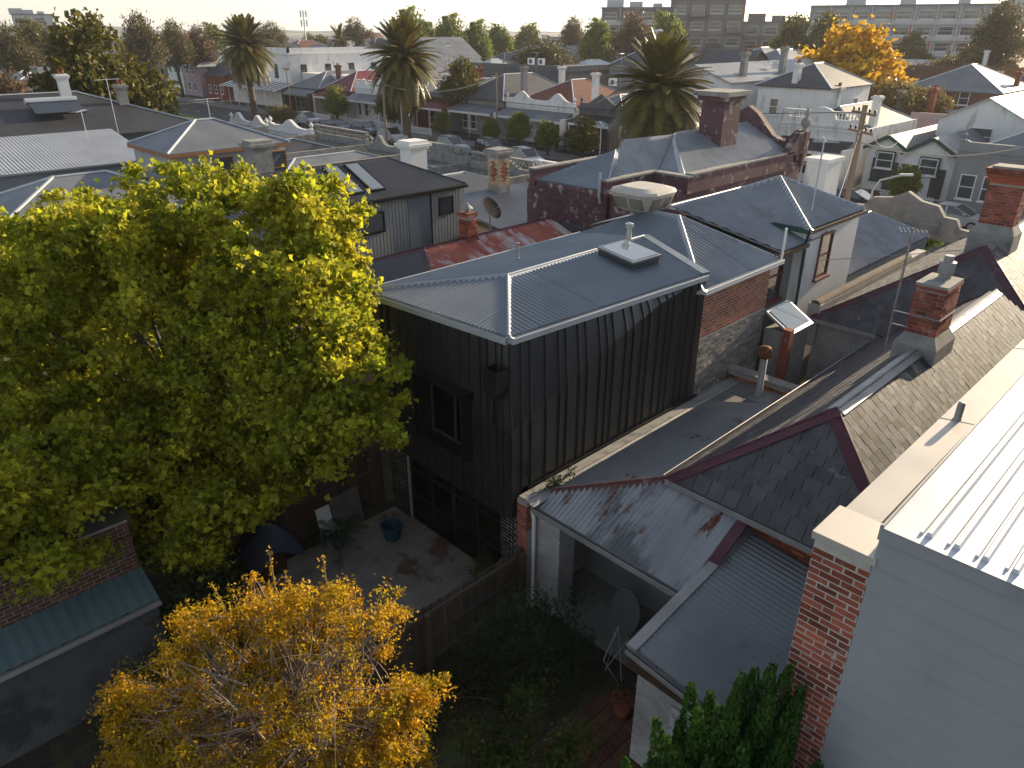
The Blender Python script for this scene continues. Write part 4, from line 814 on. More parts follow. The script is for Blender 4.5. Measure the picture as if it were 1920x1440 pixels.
# low roofs, balustraded parapets and chimneys between the clad house and the street
def shack(label, x0, x1, y0, y1, h, wall, roof, shape='hip', pitch=.42, chims=(), name='house', cat='house', par=None, win=(), group=None, corr=False):
    T = thing(name, label, cat, ((x0+x1)/2,(y0+y1)/2,0), group); MB().box((x0,y0,0),(x1,y1,h)).build('wall', WALLS.get(wall, whiter), T)
    if shape == 'hip': zt = hip_roof(T, x0, x1, y0, y1, h, ROOFS[roof], pitch)
    elif shape == 'gx': zt = gable_roof(T, x0, x1, y0, y1, h, ROOFS[roof], WALLS[wall], pitch, axis='x')
    elif shape == 'gy': zt = gable_roof(T, x0, x1, y0, y1, h, ROOFS[roof], WALLS[wall], pitch, axis='y')
    elif shape == 'skil':
        zt = h+.6; P = [(x0-.2,y0-.2,h+.05),(x1+.2,y0-.2,h+.05),(x1+.2,y1+.2,h+.05+pitch*(y1-y0)),(x0-.2,y1+.2,h+.05+pitch*(y1-y0))]; slab(P, ROOFS[roof], T, .08, name='roof')
        if corr: corrugated(P, ROOFS[roof], T, pitch=.2, amp=.02, sheet=1.2)
    else:
        zt = h; MB().box((x0,y0,h),(x1,y1,h+.08)).build('roof', ROOFS[roof], T); MB().box((x0-.05,y0-.05,h),(x0+.25,y1+.05,h+.7)).build('parapet', WALLS[wall], T); MB().box((x0+.25,y0-.05,h),(x1,y0+.25,h+.7)).build('parapet', WALLS[wall], T)
    for cx, cy, cz, m in chims: stack(T, cx, cy, h, cz, m)
    for o, u, w, hh in win: simple_window(T, o, u, w, hh, whitep)
    return T
shack('flat awning roof on posts behind the clad house', 22.6,27.6,28.2,31.6,4.3,'charcoal','black iron','skil',.12)
shack('low cottage with dull grey iron slope and patterned brick chimney', 22.4,31.5,22.6,28.0,3.7,'cream','grey iron','skil',.16, corr=True)
PC = thing('patterned_chimney', 'cream and red diaper-patterned brick chimney rising behind the clad house', 'chimney', (26,27.8,4))
MB().box((25.6,27.4,3.8),(26.4,28.2,4.9)).build('base', cement, PC); MB().box((25.63,27.43,4.9),(26.37,28.17,6.2)).build('core', mortar, PC)
crm = mat('cream_brick',(.46,.36,.22),(.40,.30,.18),scale=6,rough=.9,rnd=.15)
for o, u in (((25.62,28.18,4.9),(0,-1,0)),((25.62,27.42,4.9),(1,0,0))):
    bricks(o, u, .76, 1.3, crm, PC, depth=.02, keep=lambda a,z: abs(a-.38)/.3+abs(z-.65)/.55 > 1); bricks(o, u, .76, 1.3, redbr, PC, depth=.02, keep=lambda a,z: abs(a-.38)/.3+abs(z-.65)/.55 <= 1)
for k, e in enumerate((.05,.12,.18,.1)): MB().box((25.62-e,27.42-e,6.2+.11*k),(26.38+e,28.18+e,6.31+.11*k)).build('corbel_course', cement, PC)
for i, (x, y, zt, nm, m) in enumerate((((23.1,31.0,7.0,'white rendered chimney with moulded cap behind the clad house',whiter)), ((17.5,36.5,7.0,'weathered cement chimney with flat slab cap behind the twin roof windows',cement)))):
    C_ = thing('rendered_chimney', nm, 'chimney', (x,y,4)); MB().box((x-.5,y-.45,3.5),(x+.5,y+.45,zt-.4)).build('shaft', m, C_)
    for e, a, b in ((.1,-.4,-.28),(.2,-.28,-.14),(.06,-.14,0)): MB().box((x-.5-e,y-.45-e,zt+a),(x+.5+e,y+.45+e,zt+b)).build('cap', m, C_)
for i, (y0, y1, kind, bal, nm) in enumerate(((26.5,32,'flat',True,'white balustraded parapet with pale urn nearest the patterned chimney'),(32.3,38,'gable',True,'grey stained balustraded parapet with central pediment'),(38.3,44,'scroll',True,'weathered scrolled parapet seen from behind the roofs'),(44.3,50,'twin',False,'dark mottled parapet with two humps'),(50.3,58,'flat',True,'long low balustraded parapet beside the weatherboard house'),(58.5,66,'scroll',False,'white scalloped parapet beyond the weatherboard house'),(66.5,74,'twin',False,'white crested parapet next to the scalloped one'))):
    T = thing('terrace_house', nm, 'house', (33,(y0+y1)/2,0)); m = (whiter,cement,cement,cement,cement,whiter,whiter)[i]
    MB().box((24,y0,0),(33,y1,3.3)).build('wall', WALLS['grey'], T); hip_roof(T, 22.5, 32.6, y0+.2, y1-.2, 3.3, ROOFS['grey iron' if i % 2 else 'black iron'], .3, ov=0); parapet(T, 33, y0, y1, 3.85, kind, m, balus=bal, ht=.8)
    MB().box((24,y0-.12,3.2),(33.2,y0+.12,4.0)).build('party_wall', cement, T)
shack('weatherboard house with grey hip roof and orange timber fascia', 15.3,22.0,42.4,48.0,5.95,'grey','grey iron','hip',.42)
WH = bpy.data.objects[-1] if False else None
T = thing('weatherboard_wall', 'pale lapped weatherboards and orange window frames of the hipped house', 'wall', (18,42.3,0))
for k in range(18): MB().add([(15.28,42.33,2.6+.18*k),(22.02,42.33,2.6+.18*k),(22.02,42.37,2.78+.18*k),(15.28,42.37,2.78+.18*k)], [(0,1,2,3)]).build('weatherboard', whitebd, T); MB().add([(15.23,42.33,2.6+.18*k),(15.23,48,2.6+.18*k),(15.27,48,2.78+.18*k),(15.27,42.33,2.78+.18*k)], [(3,2,1,0)]).build('weatherboard', whitebd, T)
ora = mat('orange_timber', (.30,.13,.06), rough=.7)
MB().box((15.0,42.1,5.72),(22.3,42.14,5.9)).build('fascia', ora, T); MB().box((15.0,42.14,5.72),(15.04,48.2,5.9)).build('fascia', ora, T)
for x in (17.6,20.9): simple_window(T, (x,42.31,3.6), (1,0,0), 1.1, 1.9, ora)
shack('long low house with pale sawtooth corrugated iron roof', 2,16.8,50,57,4.6,'grey','pale iron','skil',.17, corr=True)
shack('hip-roofed rear wing half hidden by the tree crown', 6,16,40,47.5,3.6,'grey','grey iron','hip',.4)
shack('black-roofed house with solar water heater and dark wall', 4,25,60,74,5.2,'charcoal','black iron','hip',.34, chims=((17,66,9.0,whiter),(20.5,64.5,8.2,cement)))
SW = thing('solar_heater', 'solar hot water panel with tank on the black roof', 'solar heater', (15,63.5,6.6)); MB().obox((15.5,63.3,6.9),(1.6,0,0),(0,.9,.32),(0,-.03,.08)).build('collector', mat('collector',(.02,.025,.035),rough=.15,spec=.8), SW); MB().tube([(13.8,64.3,7.35),(17.2,64.3,7.35)], .22, 10).build('tank', zinc_d, SW)
shack('maroon gabled house at the far side of the yards', 8,20,84,97,5.5,'red brick','maroon iron','hip',.55)
# ================================================================ suburb beyond
RV = random.Random(5); F_ = 1370.0
def pix(x, y, z):
    cy, sy = math.cos(YAW), math.sin(YAW); f = x*cy+y*sy; r = x*sy-y*cy; cz = f*math.cos(PITCH)-(z-CAMH)*math.sin(PITCH); u = f*math.sin(PITCH)+(z-CAMH)*math.cos(PITCH)
    return 960+F_*r/cz, 720-F_*u/cz
shack('two-storey white weatherboard house with dark hip roof and white chimney', 70,79,31,38,7.2,'white','dark slate','hip',.5, chims=((70.6,34.6,9.2,whiter),), win=(((69.98,36.6,4.6),(0,-1,0),.9,1.5),((72,30.98,4.6),(1,0,0),.9,1.5),((75.5,30.98,4.6),(1,0,0),.9,1.5)))
shack('long white rendered terrace side wall with brown curved roof end', 68,92,40,48,7.4,'white','grey iron','gx',.35, chims=((72,41,10.0,cement),(80,41,10.4,cement)))
shack('pale house with low iron roofs uphill of the green gables', 72,84,15,22,5.2,'white','pale iron','gx',.5, win=(((71.98,19.5,3.3),(0,-1,0),1.8,1.4),))
shack('grey upper-storey house with wide lit window and awning', 70,80,5,13,5.8,'grey','pale iron','hip',.3, win=(((69.98,11,3.9),(0,-1,0),2.6,1.5),))
shack('charcoal flat-topped warehouse with roof air conditioners', 80,97,72,92,6.8,'charcoal','grey iron','flat')
shack('large grey rendered house with steep slate roofs', 88,100,62,71,7.5,'grey','dark slate','hip',.6, chims=((92,66,12,whiter),))
done = [(60,80,5,140),(80,97,72,92),(88,100,62,71),(68,92,40,48),(70,84,5,38)]
wk = ['white','white','grey','grey','red brick','cream','charcoal','brown brick','pink','white']; rk = ['grey iron','grey iron','dark slate','grey iron','terracotta tile','dark slate','maroon iron','pale iron','grey iron','grey iron','dark slate','pale iron']
cnt = {}
for xr in (-22,-4,14,24,64,86,103,122,143,166,196,232,275,325,390):
    y = -20 if xr > 80 else {64:142,24:99,14:99,-4:80,-22:84}[xr]
    while y < 640:
        w = RV.uniform(6.5,11)*(1+xr/500); d = RV.uniform(9,13)*(1+xr/500); x0 = xr+RV.uniform(-2,2)
        px, py = pix(x0, y+w/2, 4); far = math.hypot(x0, y)
        if -60 < px < 1980 and py > 20 and far < 520 and not any(a < x0+d and x0 < b and c < y+w and y < e for a, b, c, e in done) and not (150 < x0 < 205 and 38 < y < 135) and not (y > 250 and RV.random() < .3):
            wl_, rf_ = RV.choice(wk), RV.choice(rk); h = RV.choice((3.6,3.9,4.2,4.2,5.5,6.6)); sh = RV.choice(('hip','hip','hip','gx','gy','flat')); nc = RV.choice((0,1,1,2))
            cc = RV.choice(('red brick','white','grey')); ch = [(x0+d*RV.uniform(.2,.8), y+RV.choice((.6,w-.6)), h+RV.uniform(1.8,3), WALLS[cc]) for _ in range(nc)]
            lab = f"{'broad' if w > 9.3*(1+xr/500) else 'narrow' if w < 7.8*(1+xr/500) else ''} {wl_} {'two-storey' if h > 5 else 'single-storey'} house, {rf_} {dict(hip='hip',gx='gable',gy='cross-gable',flat='flat')[sh]} roof, {('no chimney',f'one {cc.split()[0]} chimney',f'two {cc.split()[0]} chimneys')[nc]}, beyond the street".strip()
            wn = [((x0-.01, y+w-1.2-k*2.6, 1.0+(3.0 if s else 0)),(0,-1,0),1.1,1.5) for s in range(2 if h > 5 else 1) for k in range(int(w//2.8))] if far < 260 else []
            if far < 200: wn += [((x0+1.5+k*3.2, y-.01, 1.2+(2.8 if h > 5 else 0)),(1,0,0),1.0,1.4) for k in range(2)]
            shack(lab, x0, x0+d, y, y+w, h, wl_, rf_, sh, RV.uniform(.4,.6) if sh != 'gx' else .6, ch, win=wn, group='houses beyond the street'); cnt[lab] = 1
        y += w+RV.uniform(.3,2.5)*(1+xr/250)
def apartment(label, cx, cy, ang, w, d, floors, wall, accent, fh=3.1, bal=True, name='apartment_block'):
    T = thing(name, label, 'building', (cx,cy,0), rz=ang, world=False); hh = floors*fh+1.0    # local: facade faces -x, width along y
    MB().box((0,-w/2,0),(d,w/2,hh)).build('wall', wall, T); MB().box((-.3,-w/2-.3,hh),(d+.3,w/2+.3,hh+.35)).build('roof', ROOFS['grey iron'], T)
    n = int(w/4.2)
    for k in range(3): MB().box((3+3*k,-w*.32+k*w*.27,hh+.35),(6+3*k,-w*.32+k*w*.27+2.2+k,hh+1.2+.5*k)).build('roof_plant', accent, T)
    for k in range(n+1): MB().box((-.5,w/2-k*w/n-.12,0),(-.251,w/2-k*w/n+.12,hh)).build('fin', accent, T)
    for f in range(floors):
        z0 = f*fh+1.0
        MB().box((-.25,-w/2,z0-.5),(-.005,w/2,z0+.45)).build('spandrel', accent, T)
        for k in range(n):
            y1_ = w/2-.7-k*w/n; simple_window(T, (-.01,y1_,z0+.55), (0,-1,0), 2.9, 1.7, whitep)
            if (k+f) % 5 == 2: MB().box((-.06,y1_-3.6,z0+.5),(-.012,y1_-2.95,z0+2.3)).build('orange_panel', mat('orange_panel',(.42,.13,.04),rough=.6), T)
            if bal and (k*2+f) % 3 == 0:
                MB().box((-1.5,y1_-3.2,z0-.1),(-.26,y1_+.2,z0+.05)).build('balcony', accent, T); MB().box((-1.5,y1_-3.2,z0+.05),(-1.44,y1_+.2,z0+1.0)).build('balustrade', glass, T)
        for k in range(int(d/5)): simple_window(T, (1.5+k*5,-w/2-.01,z0+.55), (1,0,0), 2.0, 1.6, whitep)
    return T
brn = mat('apt_brown', (.22,.195,.175), (.19,.17,.155), scale=.3, rough=.8); agr = mat('apt_grey', (.32,.325,.33), (.28,.285,.29), scale=.3, rough=.8); apl = mat('apt_pale', (.52,.515,.505), (.47,.465,.455), scale=.3, rough=.8)
a1 = math.radians(35); apartment('brown and pale balconied apartment block on the skyline', 159.5,120.7, math.radians(37), 17.5, 15, 5, brn, apl)
apartment('unfinished-looking brown apartment tower with stacked balconies beside it', 168.7,107.5, math.radians(33), 17, 15, 5, brn, brn, fh=3.45)
apartment('low grey apartment block behind the dark trees', 181.6,95, math.radians(28), 17.5, 14, 4, agr, brn, bal=False)
apartment('long grey office block with strip windows and orange panels', 183,67.7, math.radians(20.3), 38, 16, 5, agr, apl, bal=False, name='office_block')
apartment('pale distant apartment block on the far skyline beyond the big tree', 78,320, math.radians(76), 12, 12, 5, apl, apl)
MB().box((-.4,-22.5,0),(16,-19.1,17.6)).build('stair_tower', apl, bpy.data.objects['office_block'])
hl = MB(); n = 90; 
hp_ = []
for k in range(n+1):
    a = math.radians(-20+130*k/n); R = 2700; hz = 6+18*max(0,math.sin((math.degrees(a)-62)*.06))+4*math.sin(k*.7)+3*math.sin(k*1.9); hp_.append((R*math.cos(a), R*math.sin(a), max(2,hz)))
hl.add([(p[0],p[1],-.5) for p in hp_]+hp_+[(p[0]*1.12,p[1]*1.12,-.5) for p in hp_], [(k,k+1,n+1+k+1,n+1+k) for k in range(n)]+[(n+1+k,n+2+k,2*n+3+k,2*n+2+k) for k in range(n)])
struct(hl.build('hills', mat('far_hills',(.05,.06,.045),(.07,.075,.06),scale=.01,rough=1)))
# ================================================================ vegetation
def leafmat(name, c1, c2, trans=.45, rnd=.35, rough=.55, scale=1.2): return mat(name, c1, c2, rough=rough, scale=scale, trans=trans, rnd=rnd, spec=.3)
def leaf_mesh(name, C, size, m, aspect=.6, up=.3, fold=.35, droop=0.0, axis=None, shape=4):
    """one small folded leaf (two faces) at every point of C"""
    n = len(C); a = NP.normal(size=(n,3)); a[:,2] -= droop
    if axis is not None: a = a*.35+np.asarray(axis)
    a /= np.linalg.norm(a, axis=1)[:,None]; nr = NP.normal(size=(n,3)); nr[:,2] += up; b = np.cross(nr, a); b /= np.linalg.norm(b, axis=1)[:,None]+1e-9; nn = np.cross(a, b)
    L = (size*NP.uniform(.45,1.6,n))[:,None]; w = L*aspect*.5
    if shape == 4: V = np.stack([C-a*L*.5, C+b*w+nn*w*fold, C+a*L*.5, C-b*w+nn*w*fold], 1); F = np.array([[0,1,2],[0,2,3]]); k = 4
    else: V = np.stack([C-a*L*.5, C-a*L*.1+b*w*1.1+nn*w*fold, C+a*L*.08+b*w*.45, C+a*L*.5, C+a*L*.08-b*w*.45, C-a*L*.1-b*w*1.1+nn*w*fold], 1); F = np.array([[0,1,2],[0,2,3],[0,3,4],[0,4,5]]); k = 6
    V = V.reshape(-1,3); T = (np.arange(n)[:,None,None]*k+F[None]).reshape(-1,3)
    me = bpy.data.meshes.new(name); me.vertices.add(len(V)); me.vertices.foreach_set('co', V.astype(np.float32).ravel())
    me.loops.add(T.size); me.loops.foreach_set('vertex_index', T.astype(np.int32).ravel()); me.polygons.add(len(T)); me.polygons.foreach_set('loop_start', np.arange(0, T.size, 3, dtype=np.int32)); me.polygons.foreach_set('loop_total', np.full(len(T), 3, np.int32))
    me.materials.append(m); me.update(calc_edges=True); return me
def clumps(lobes, n, rc, jitter=.25, shell=.55):
    """clump centres spread over the lobes (mostly near their surface)"""
    lob = np.array(lobes, float); w = lob[:,3]**2; w /= w.sum(); k = NP.choice(len(lob), n, p=w); d = NP.normal(size=(n,3)); d /= np.linalg.norm(d, axis=1)[:,None]
    r = lob[k,3]*(shell+(1.06-shell)*NP.random(n)**.6)*(1+jitter*NP.normal(size=n)*.4)
    return lob[k,:3]+d*r[:,None]
def around(cl, per, rc, flat=.75):
    k = np.repeat(np.arange(len(cl)), per); d = NP.normal(size=(len(k),3)); d[:,2] *= flat; rr = rc*NP.uniform(.6,1.4,len(cl))
    return cl[k]+d*(rr[k]*.55)[:,None]
bark = mat('grey_bark', (.11,.09,.07), (.07,.058,.046), scale=6, rough=.95, stretch=(1,1,.25), bump=.6)
def limbs(base, tips, r0, hub, parent, m=bark, name='limb', n=26, trunk_r=.22, mat_=None):
    base, hub = Vector(base), Vector(hub); mb = MB(); pts = [base.lerp(hub, t)+Vector((math.sin(t*4)*.06, math.cos(t*5)*.05, 0)) for t in [i/6 for i in range(7)]]
    mb.tube(pts, trunk_r*1.35, 10, trunk_r*.8); mb.build('trunk', m, parent, smooth=True)
    for k in range(min(n, len(tips))):
        q = Vector(tips[k]); s = hub.lerp(base, random.uniform(0,.35)); mid = s.lerp(q, .5)+Vector((random.uniform(-1,1), random.uniform(-1,1), random.uniform(.0,1.2)))*min(.35,(q-s).length*.15)
        pp = [s.lerp(mid, t).lerp(mid.lerp(q, t), t) for t in [i/6 for i in range(7)]]
        mb = MB(); mb.tube(pp, r0*random.uniform(.6,1), 6, .012); mb.build(name, m, parent, smooth=True)
# --- the large green tree over the patio
TL = [(4.26,20.24,6.86,1.58),(5.7,18.15,7.55,1.38),(6.89,16.3,8.0,1.2),(7.5,14.93,7.85,1.1),(7.6,14.08,6.86,1.05),(3.88,19.21,5.01,1.96),(5.68,16.78,5.89,1.99),(6.6,14.4,5.77,1.6),(7.2,13.05,5.7,.95),(7.05,11.75,5.2,.75),(7.35,11.1,5.4,.45),(6.3,13.3,4.3,1.3),(5.19,15.17,3.9,1.65),(3.66,17.34,3.4,1.79),(2.6,19.48,2.9,1.6),(5.0,14.8,2.9,1.0),(2.99,20.77,5.51,1.59),(6.6,12.3,4.1,.55),(4.2,16.5,2.2,1.0),(1.75,15.71,4.3,1.1),(2.37,14.84,3.9,.9),(2.0,16.86,4.9,1.3),(2.97,14.3,3.4,.7),(3.72,13.66,2.7,.7),(4.45,12.9,3.3,.55),(.9,14.6,4.6,.9),(.4,13.9,4.5,.7),(1.4,13.6,3.9,.6),(2.3,13.4,3.4,.55),(3.1,17.9,7.0,1.3),(4.6,16.5,7.6,1.2),(3.0,13.6,2.4,.6)]
BT = thing('large_tree', 'large spreading tree with bright yellow-green leaves over the paved patio', 'tree', (5.0,16.6,0))
bo = clumps(TL, 330, .5, shell=.5); cl = around(bo, 7, .62, .8); lv = leafmat('sweetgum_leaf', (.22,.28,.016), (.50,.44,.03), trans=.6, rnd=.45)
P_ = around(cl, 108, .28, .62); P_ = P_[P_[:,2] > 1.2]
obj('crown', leaf_mesh('crown', P_, .115, lv, aspect=.95, up=.5, shape=6), BT)
limbs((5.0,16.6,0), cl[::30], .09, (5.3,16.2,3.6), BT, n=40, trunk_r=.24)
# --- golden shrub
SL = [(3.11,8.96,4.0,.49),(3.95,8.01,4.05,.62),(4.5,7.4,3.95,.32),(2.38,8.83,3.6,.66),(3.19,7.77,3.55,.85),(4.02,6.95,3.45,.52),(1.58,9.19,2.86,.66),(2.34,8.04,2.66,.9),(3.3,6.97,2.67,.85),(3.97,6.3,2.75,.40),(1.2,9.8,2.85,.36),(2.39,9.52,3.75,.35),(1.3,8.7,2.2,.6),(1.9,7.6,2.0,.7),(2.9,6.6,2.0,.7),(3.8,5.9,2.2,.5),(.9,9.4,2.3,.45),(4.2,6.6,3.0,.4)]
GS = thing('golden_shrub', 'tall shrub with golden orange leaves and tangled pale twigs', 'shrub', (2.9,7.9,0))
lg = leafmat('golden_leaf', (.64,.35,.015), (.32,.27,.015), trans=.55, rnd=.5, scale=2.2)
cl = around(clumps(SL, 300, .3, shell=.45), 5, .22)
P_ = around(cl, 60, .13); dc = np.minimum(np.linalg.norm((P_-np.array([3.45,7.1,3.6]))*np.array([1,1,.8]), axis=1)/.75, np.linalg.norm((P_-np.array([2.2,8.0,3.0]))*np.array([1,1,.8]), axis=1)/.6); P_ = P_[(dc > 1) | (NP.random(len(P_)) < .22)]; obj('crown', leaf_mesh('crown', P_, .055, lg, aspect=.5, up=.4), GS)
tw = mat('pale_twig', (.32,.25,.19), (.24,.18,.14), scale=5, rough=.85); mb = MB(); hubs = [Vector((2.9+random.uniform(-.5,.5),7.9+random.uniform(-.5,.5),random.uniform(1.4,2.6))) for _ in range(26)]
for i in range(900):
    q = Vector(cl[random.randrange(len(cl))]); s = min(hubs, key=lambda h: (h-q).length) if i % 3 else Vector(cl[random.randrange(len(cl))]).lerp(q, .45)
    if (s-q).length > 1.6: s = q.lerp(s, 1.2/(s-q).length)
    mid = s.lerp(q, .55)+Vector((random.uniform(-.22,.22), random.uniform(-.22,.22), random.uniform(-.05,.32)))
    mb.tube([s.lerp(mid, t).lerp(mid.lerp(q, t), t) for t in (0,.2,.4,.6,.8,1)], random.uniform(.006,.013), 4, .003, close=False)
mb.build('twigs', tw, GS, smooth=True)['kind'] = 'stuff'
limbs((2.9,7.9,0), cl[::45], .035, (2.9,7.9,1.6), GS, m=tw, n=20, trunk_r=.07)
st = []
for bx, by, bz, h in ((3.5,9.0,4.1,.75),(3.21,9.0,4.0,.6),(3.98,8.3,4.2,.6),(3.67,8.7,4.0,.6),(1.92,9.5,3.3,.55),(2.84,9.3,3.8,.6),(2.1,9.3,3.6,.35)):
    e = Vector((bx+random.uniform(-.12,.12), by+random.uniform(-.12,.12), bz+h)); MB().tube([(bx,by,bz-.6),((bx+e.x)/2+.03,by,bz+h*.3),e], .008, 5, .004).build('stalk', tw, GS); st += [Vector((bx,by,bz)).lerp(e, t)+Vector(NP.normal(size=3)*.035) for t in NP.uniform(.1,1,46)]
obj('stalk_leaves', leaf_mesh('stalk_leaves', np.array(st), .055, lg, aspect=.5), GS)
# --- upright conifer by the pier
CF = thing('conifer', 'dense dark green conifer with upright flame-shaped sprays beside the brick pier', 'conifer', (6.1,2.6,0))
tips = [(5.83,2.84,4.76),(5.91,2.63,4.7),(6.3,2.6,5.18),(6.45,2.52,5.22),(6.5,2.35,5.36),(6.62,2.2,5.36),(6.66,2.02,5.16),(6.02,2.52,5.1),(6.3,2.23,5.15),(6.5,2.0,5.1),(5.51,2.88,4.37),(5.6,2.51,4.45),(5.88,2.24,4.72),(6.18,1.95,4.75),(5.18,3.05,4.2),(5.35,2.7,3.9),(5.7,2.1,4.1),(6.0,1.7,4.2),(6.5,1.6,4.4),(5.2,2.4,3.6),(6.62,2.75,4.5),(5.5,3.15,3.9),(5.0,3.3,3.6),(5.0,2.9,3.5),(5.45,2.3,3.7),(5.9,3.1,4.3),(6.3,2.95,4.6),(5.6,2.75,4.1),(6.1,2.7,4.7),(6.0,2.0,4.4),(5.3,3.45,3.8),(5.7,3.3,4.3),(6.15,3.15,4.7),(5.05,3.5,3.4),(5.45,3.0,4.5)]
pts = []
for (x, y, z) in tips:
    n = 3400; t = NP.random(n)**.8; r = (.045+.34*t)*np.sqrt(NP.uniform(.35,1,n)); a = NP.uniform(0, 2*math.pi, n); bx, by = 6.1, 2.55
    hx = x+(bx-x)*t*.35; hy = y+(by-y)*t*.35; pts.append(np.stack([hx+r*np.cos(a), hy+r*np.sin(a), z-t*2.3], 1))
P_ = np.concatenate(pts); P_ = P_[(P_[:,0] < 6.86)]
obj('crown', leaf_mesh('crown', P_, .055, leafmat('conifer_spray', (.028,.085,.014), (.055,.12,.016), trans=.25, rnd=.35), aspect=.45, axis=(0,0,1.1)), CF)
MB().tube([(6.1,2.5,0),(6.1,2.5,3.6)], .1, 8, .05).build('trunk', bark, CF, smooth=True)
# --- yard plants
def bush(name, label, lobes, n, per, size, m, base, rc=.2, cat='shrub', group=None, trunk=.03, aspect=.6):
    T = thing(name, label, cat, base, group); c = clumps(lobes, n, rc, shell=.3); P = around(c, per, rc); P = P[P[:,2] > .05]
    obj('crown', leaf_mesh('crown', P, size, m, aspect=aspect), T); limbs(base, c[::max(1,n//9)], .02, Vector(base)+Vector((0,0,.4*max(.1,lobes[0][2]-base[2]))), T, n=9, trunk_r=trunk); return T
ldk = leafmat('dark_shrub_leaf', (.022,.05,.022), (.035,.065,.02), trans=.3); lmd = leafmat('garden_leaf', (.05,.085,.015), (.09,.12,.02), trans=.45)
bush('dark_shrub', 'dark green shrub growing against the paling fence by the porch', [(7.75,7.9,1.35,.62),(7.55,7.4,1.0,.65),(8.4,7.4,1.2,.7),(7.4,8.1,.9,.5),(8.4,6.9,.7,.5)], 200, 40, .06, ldk, (7.9,7.6,0))
bush('young_vine', 'sprawling young vine with fresh green leaves in the shaded yard', [(5.3,6.4,1.4,.35),(5.75,5.85,1.3,.4),(6.25,6.1,1.8,.22),(6.4,5.2,1.6,.3),(6.65,6.05,1.85,.12),(5.3,5.6,1.3,.4),(6.0,5.1,1.5,.35)], 150, 26, .075, lmd, (5.8,5.8,0))
bush('leafy_creeper', 'mass of dark leafy creeper beside the teal roofed shed', [(2.9,12.9,1.0,.8),(3.4,12.4,1.1,.7),(2.9,11.7,.8,.8),(2.2,11.9,.7,.6),(3.8,13.2,1.3,.8),(1.6,11.4,.6,.7),(3.3,11.0,.7,.7)], 300, 40, .07, leafmat('creeper_leaf',(.03,.055,.012),(.055,.075,.014),trans=.35), (2.9,12.2,0), rc=.25)
bush('potted_fern', 'small bright fern at the foot of the glazed doors', [(9.15,10.35,.35,.25)], 40, 20, .09, lmd, (9.15,10.35,.05), aspect=.3)
bush('wall_weed', 'green weeds rooted in the party wall coping', [(9.9,9.0,3.1,.12),(10.15,9.0,3.12,.13),(10.5,9.02,3.14,.1)], 24, 16, .05, ldk, (10.1,9.0,2.95), rc=.08, trunk=.008)
bush('low_groundcover', 'low leafy ground cover along the fence in the shaded yard', [(6.0,8.5,.25,.45),(6.8,8.3,.2,.45),(5.3,8.2,.3,.45),(7.0,7.4,.2,.4)], 120, 26, .06, leafmat('ground_leaf',(.028,.05,.012),(.05,.07,.016)), (6.2,8.3,0))
NG = 26000; gp = np.stack([NP.uniform(3,9.2,NG), NP.uniform(3,9,NG), NP.uniform(0,.05,NG)], 1); gp = gp[(np.sin(gp[:,0]*2.1)+np.cos(gp[:,1]*1.7+gp[:,0]) > -.1) & ~((gp[:,1] < 6.4) & (gp[:,0] > 3.5))]
og = obj('grass', leaf_mesh('grass', gp, .07, leafmat('dry_grass',(.05,.06,.018),(.09,.075,.03)), aspect=.12, axis=(0,0,1))); tag(og, 'patchy grass and dry litter in the shaded back yard', 'grass', kind='stuff')
CY = thing('cycad', 'spiky dark cycad in the bed beside the patio', 'cycad', (7.3,13.9,0)); MB().lathe((7.3,13.9,0), [(.13,0),(.15,.2),(.08,.35)], 9).build('trunk', bark, CY)
def frond_mesh(L, droop, m, n=26, wl=.35, stem=None, seg=10, rise=.3, vee=.4):
    """pinnate palm leaf along +x: arching midrib with paired leaflets"""
    mb = MB(); pt = lambda t: Vector((L*(t-.12*droop*t*t), 0, L*(rise*t-droop*t*t)))
    mb.tube([pt(i/seg) for i in range(seg+1)], .02*L/2, 4, .004, mi=1, close=False)
    for i in range(n):
        t = .12+.88*i/n; p = pt(t); d = (pt(min(1,t+.02))-pt(t-.02)).normalized(); l = wl*L*(math.sin(math.pi*(t*.86+.12))**.6)*random.uniform(.85,1.1)
        for s in (-1, 1):
            q = d*.55+Vector((0,s,0))*.8+Vector((0,0,vee-.5*t)); q.normalize(); w_ = d*(.022*L/2); mb.add([p-w_, p+w_, p+q*l*.6+w_*.9+Vector((0,0,-.02*l)), p+q*l+Vector((0,0,-.16*l)), p+q*l*.6-w_*.9], [(0,1,2,4),(4,2,3)])
    return mb.mesh('frond', [m, stem or m])
cyf = [frond_mesh(.85, d_, ldk, 22, .18) for d_ in (.35,.55)]
for k in range(16): a = k*2.4; obj('frond', cyf[k % 2], CY, Matrix.Translation((7.3,13.9,.34)) @ Euler((0,-.5+.06*(k%5),a)).to_matrix().to_4x4())
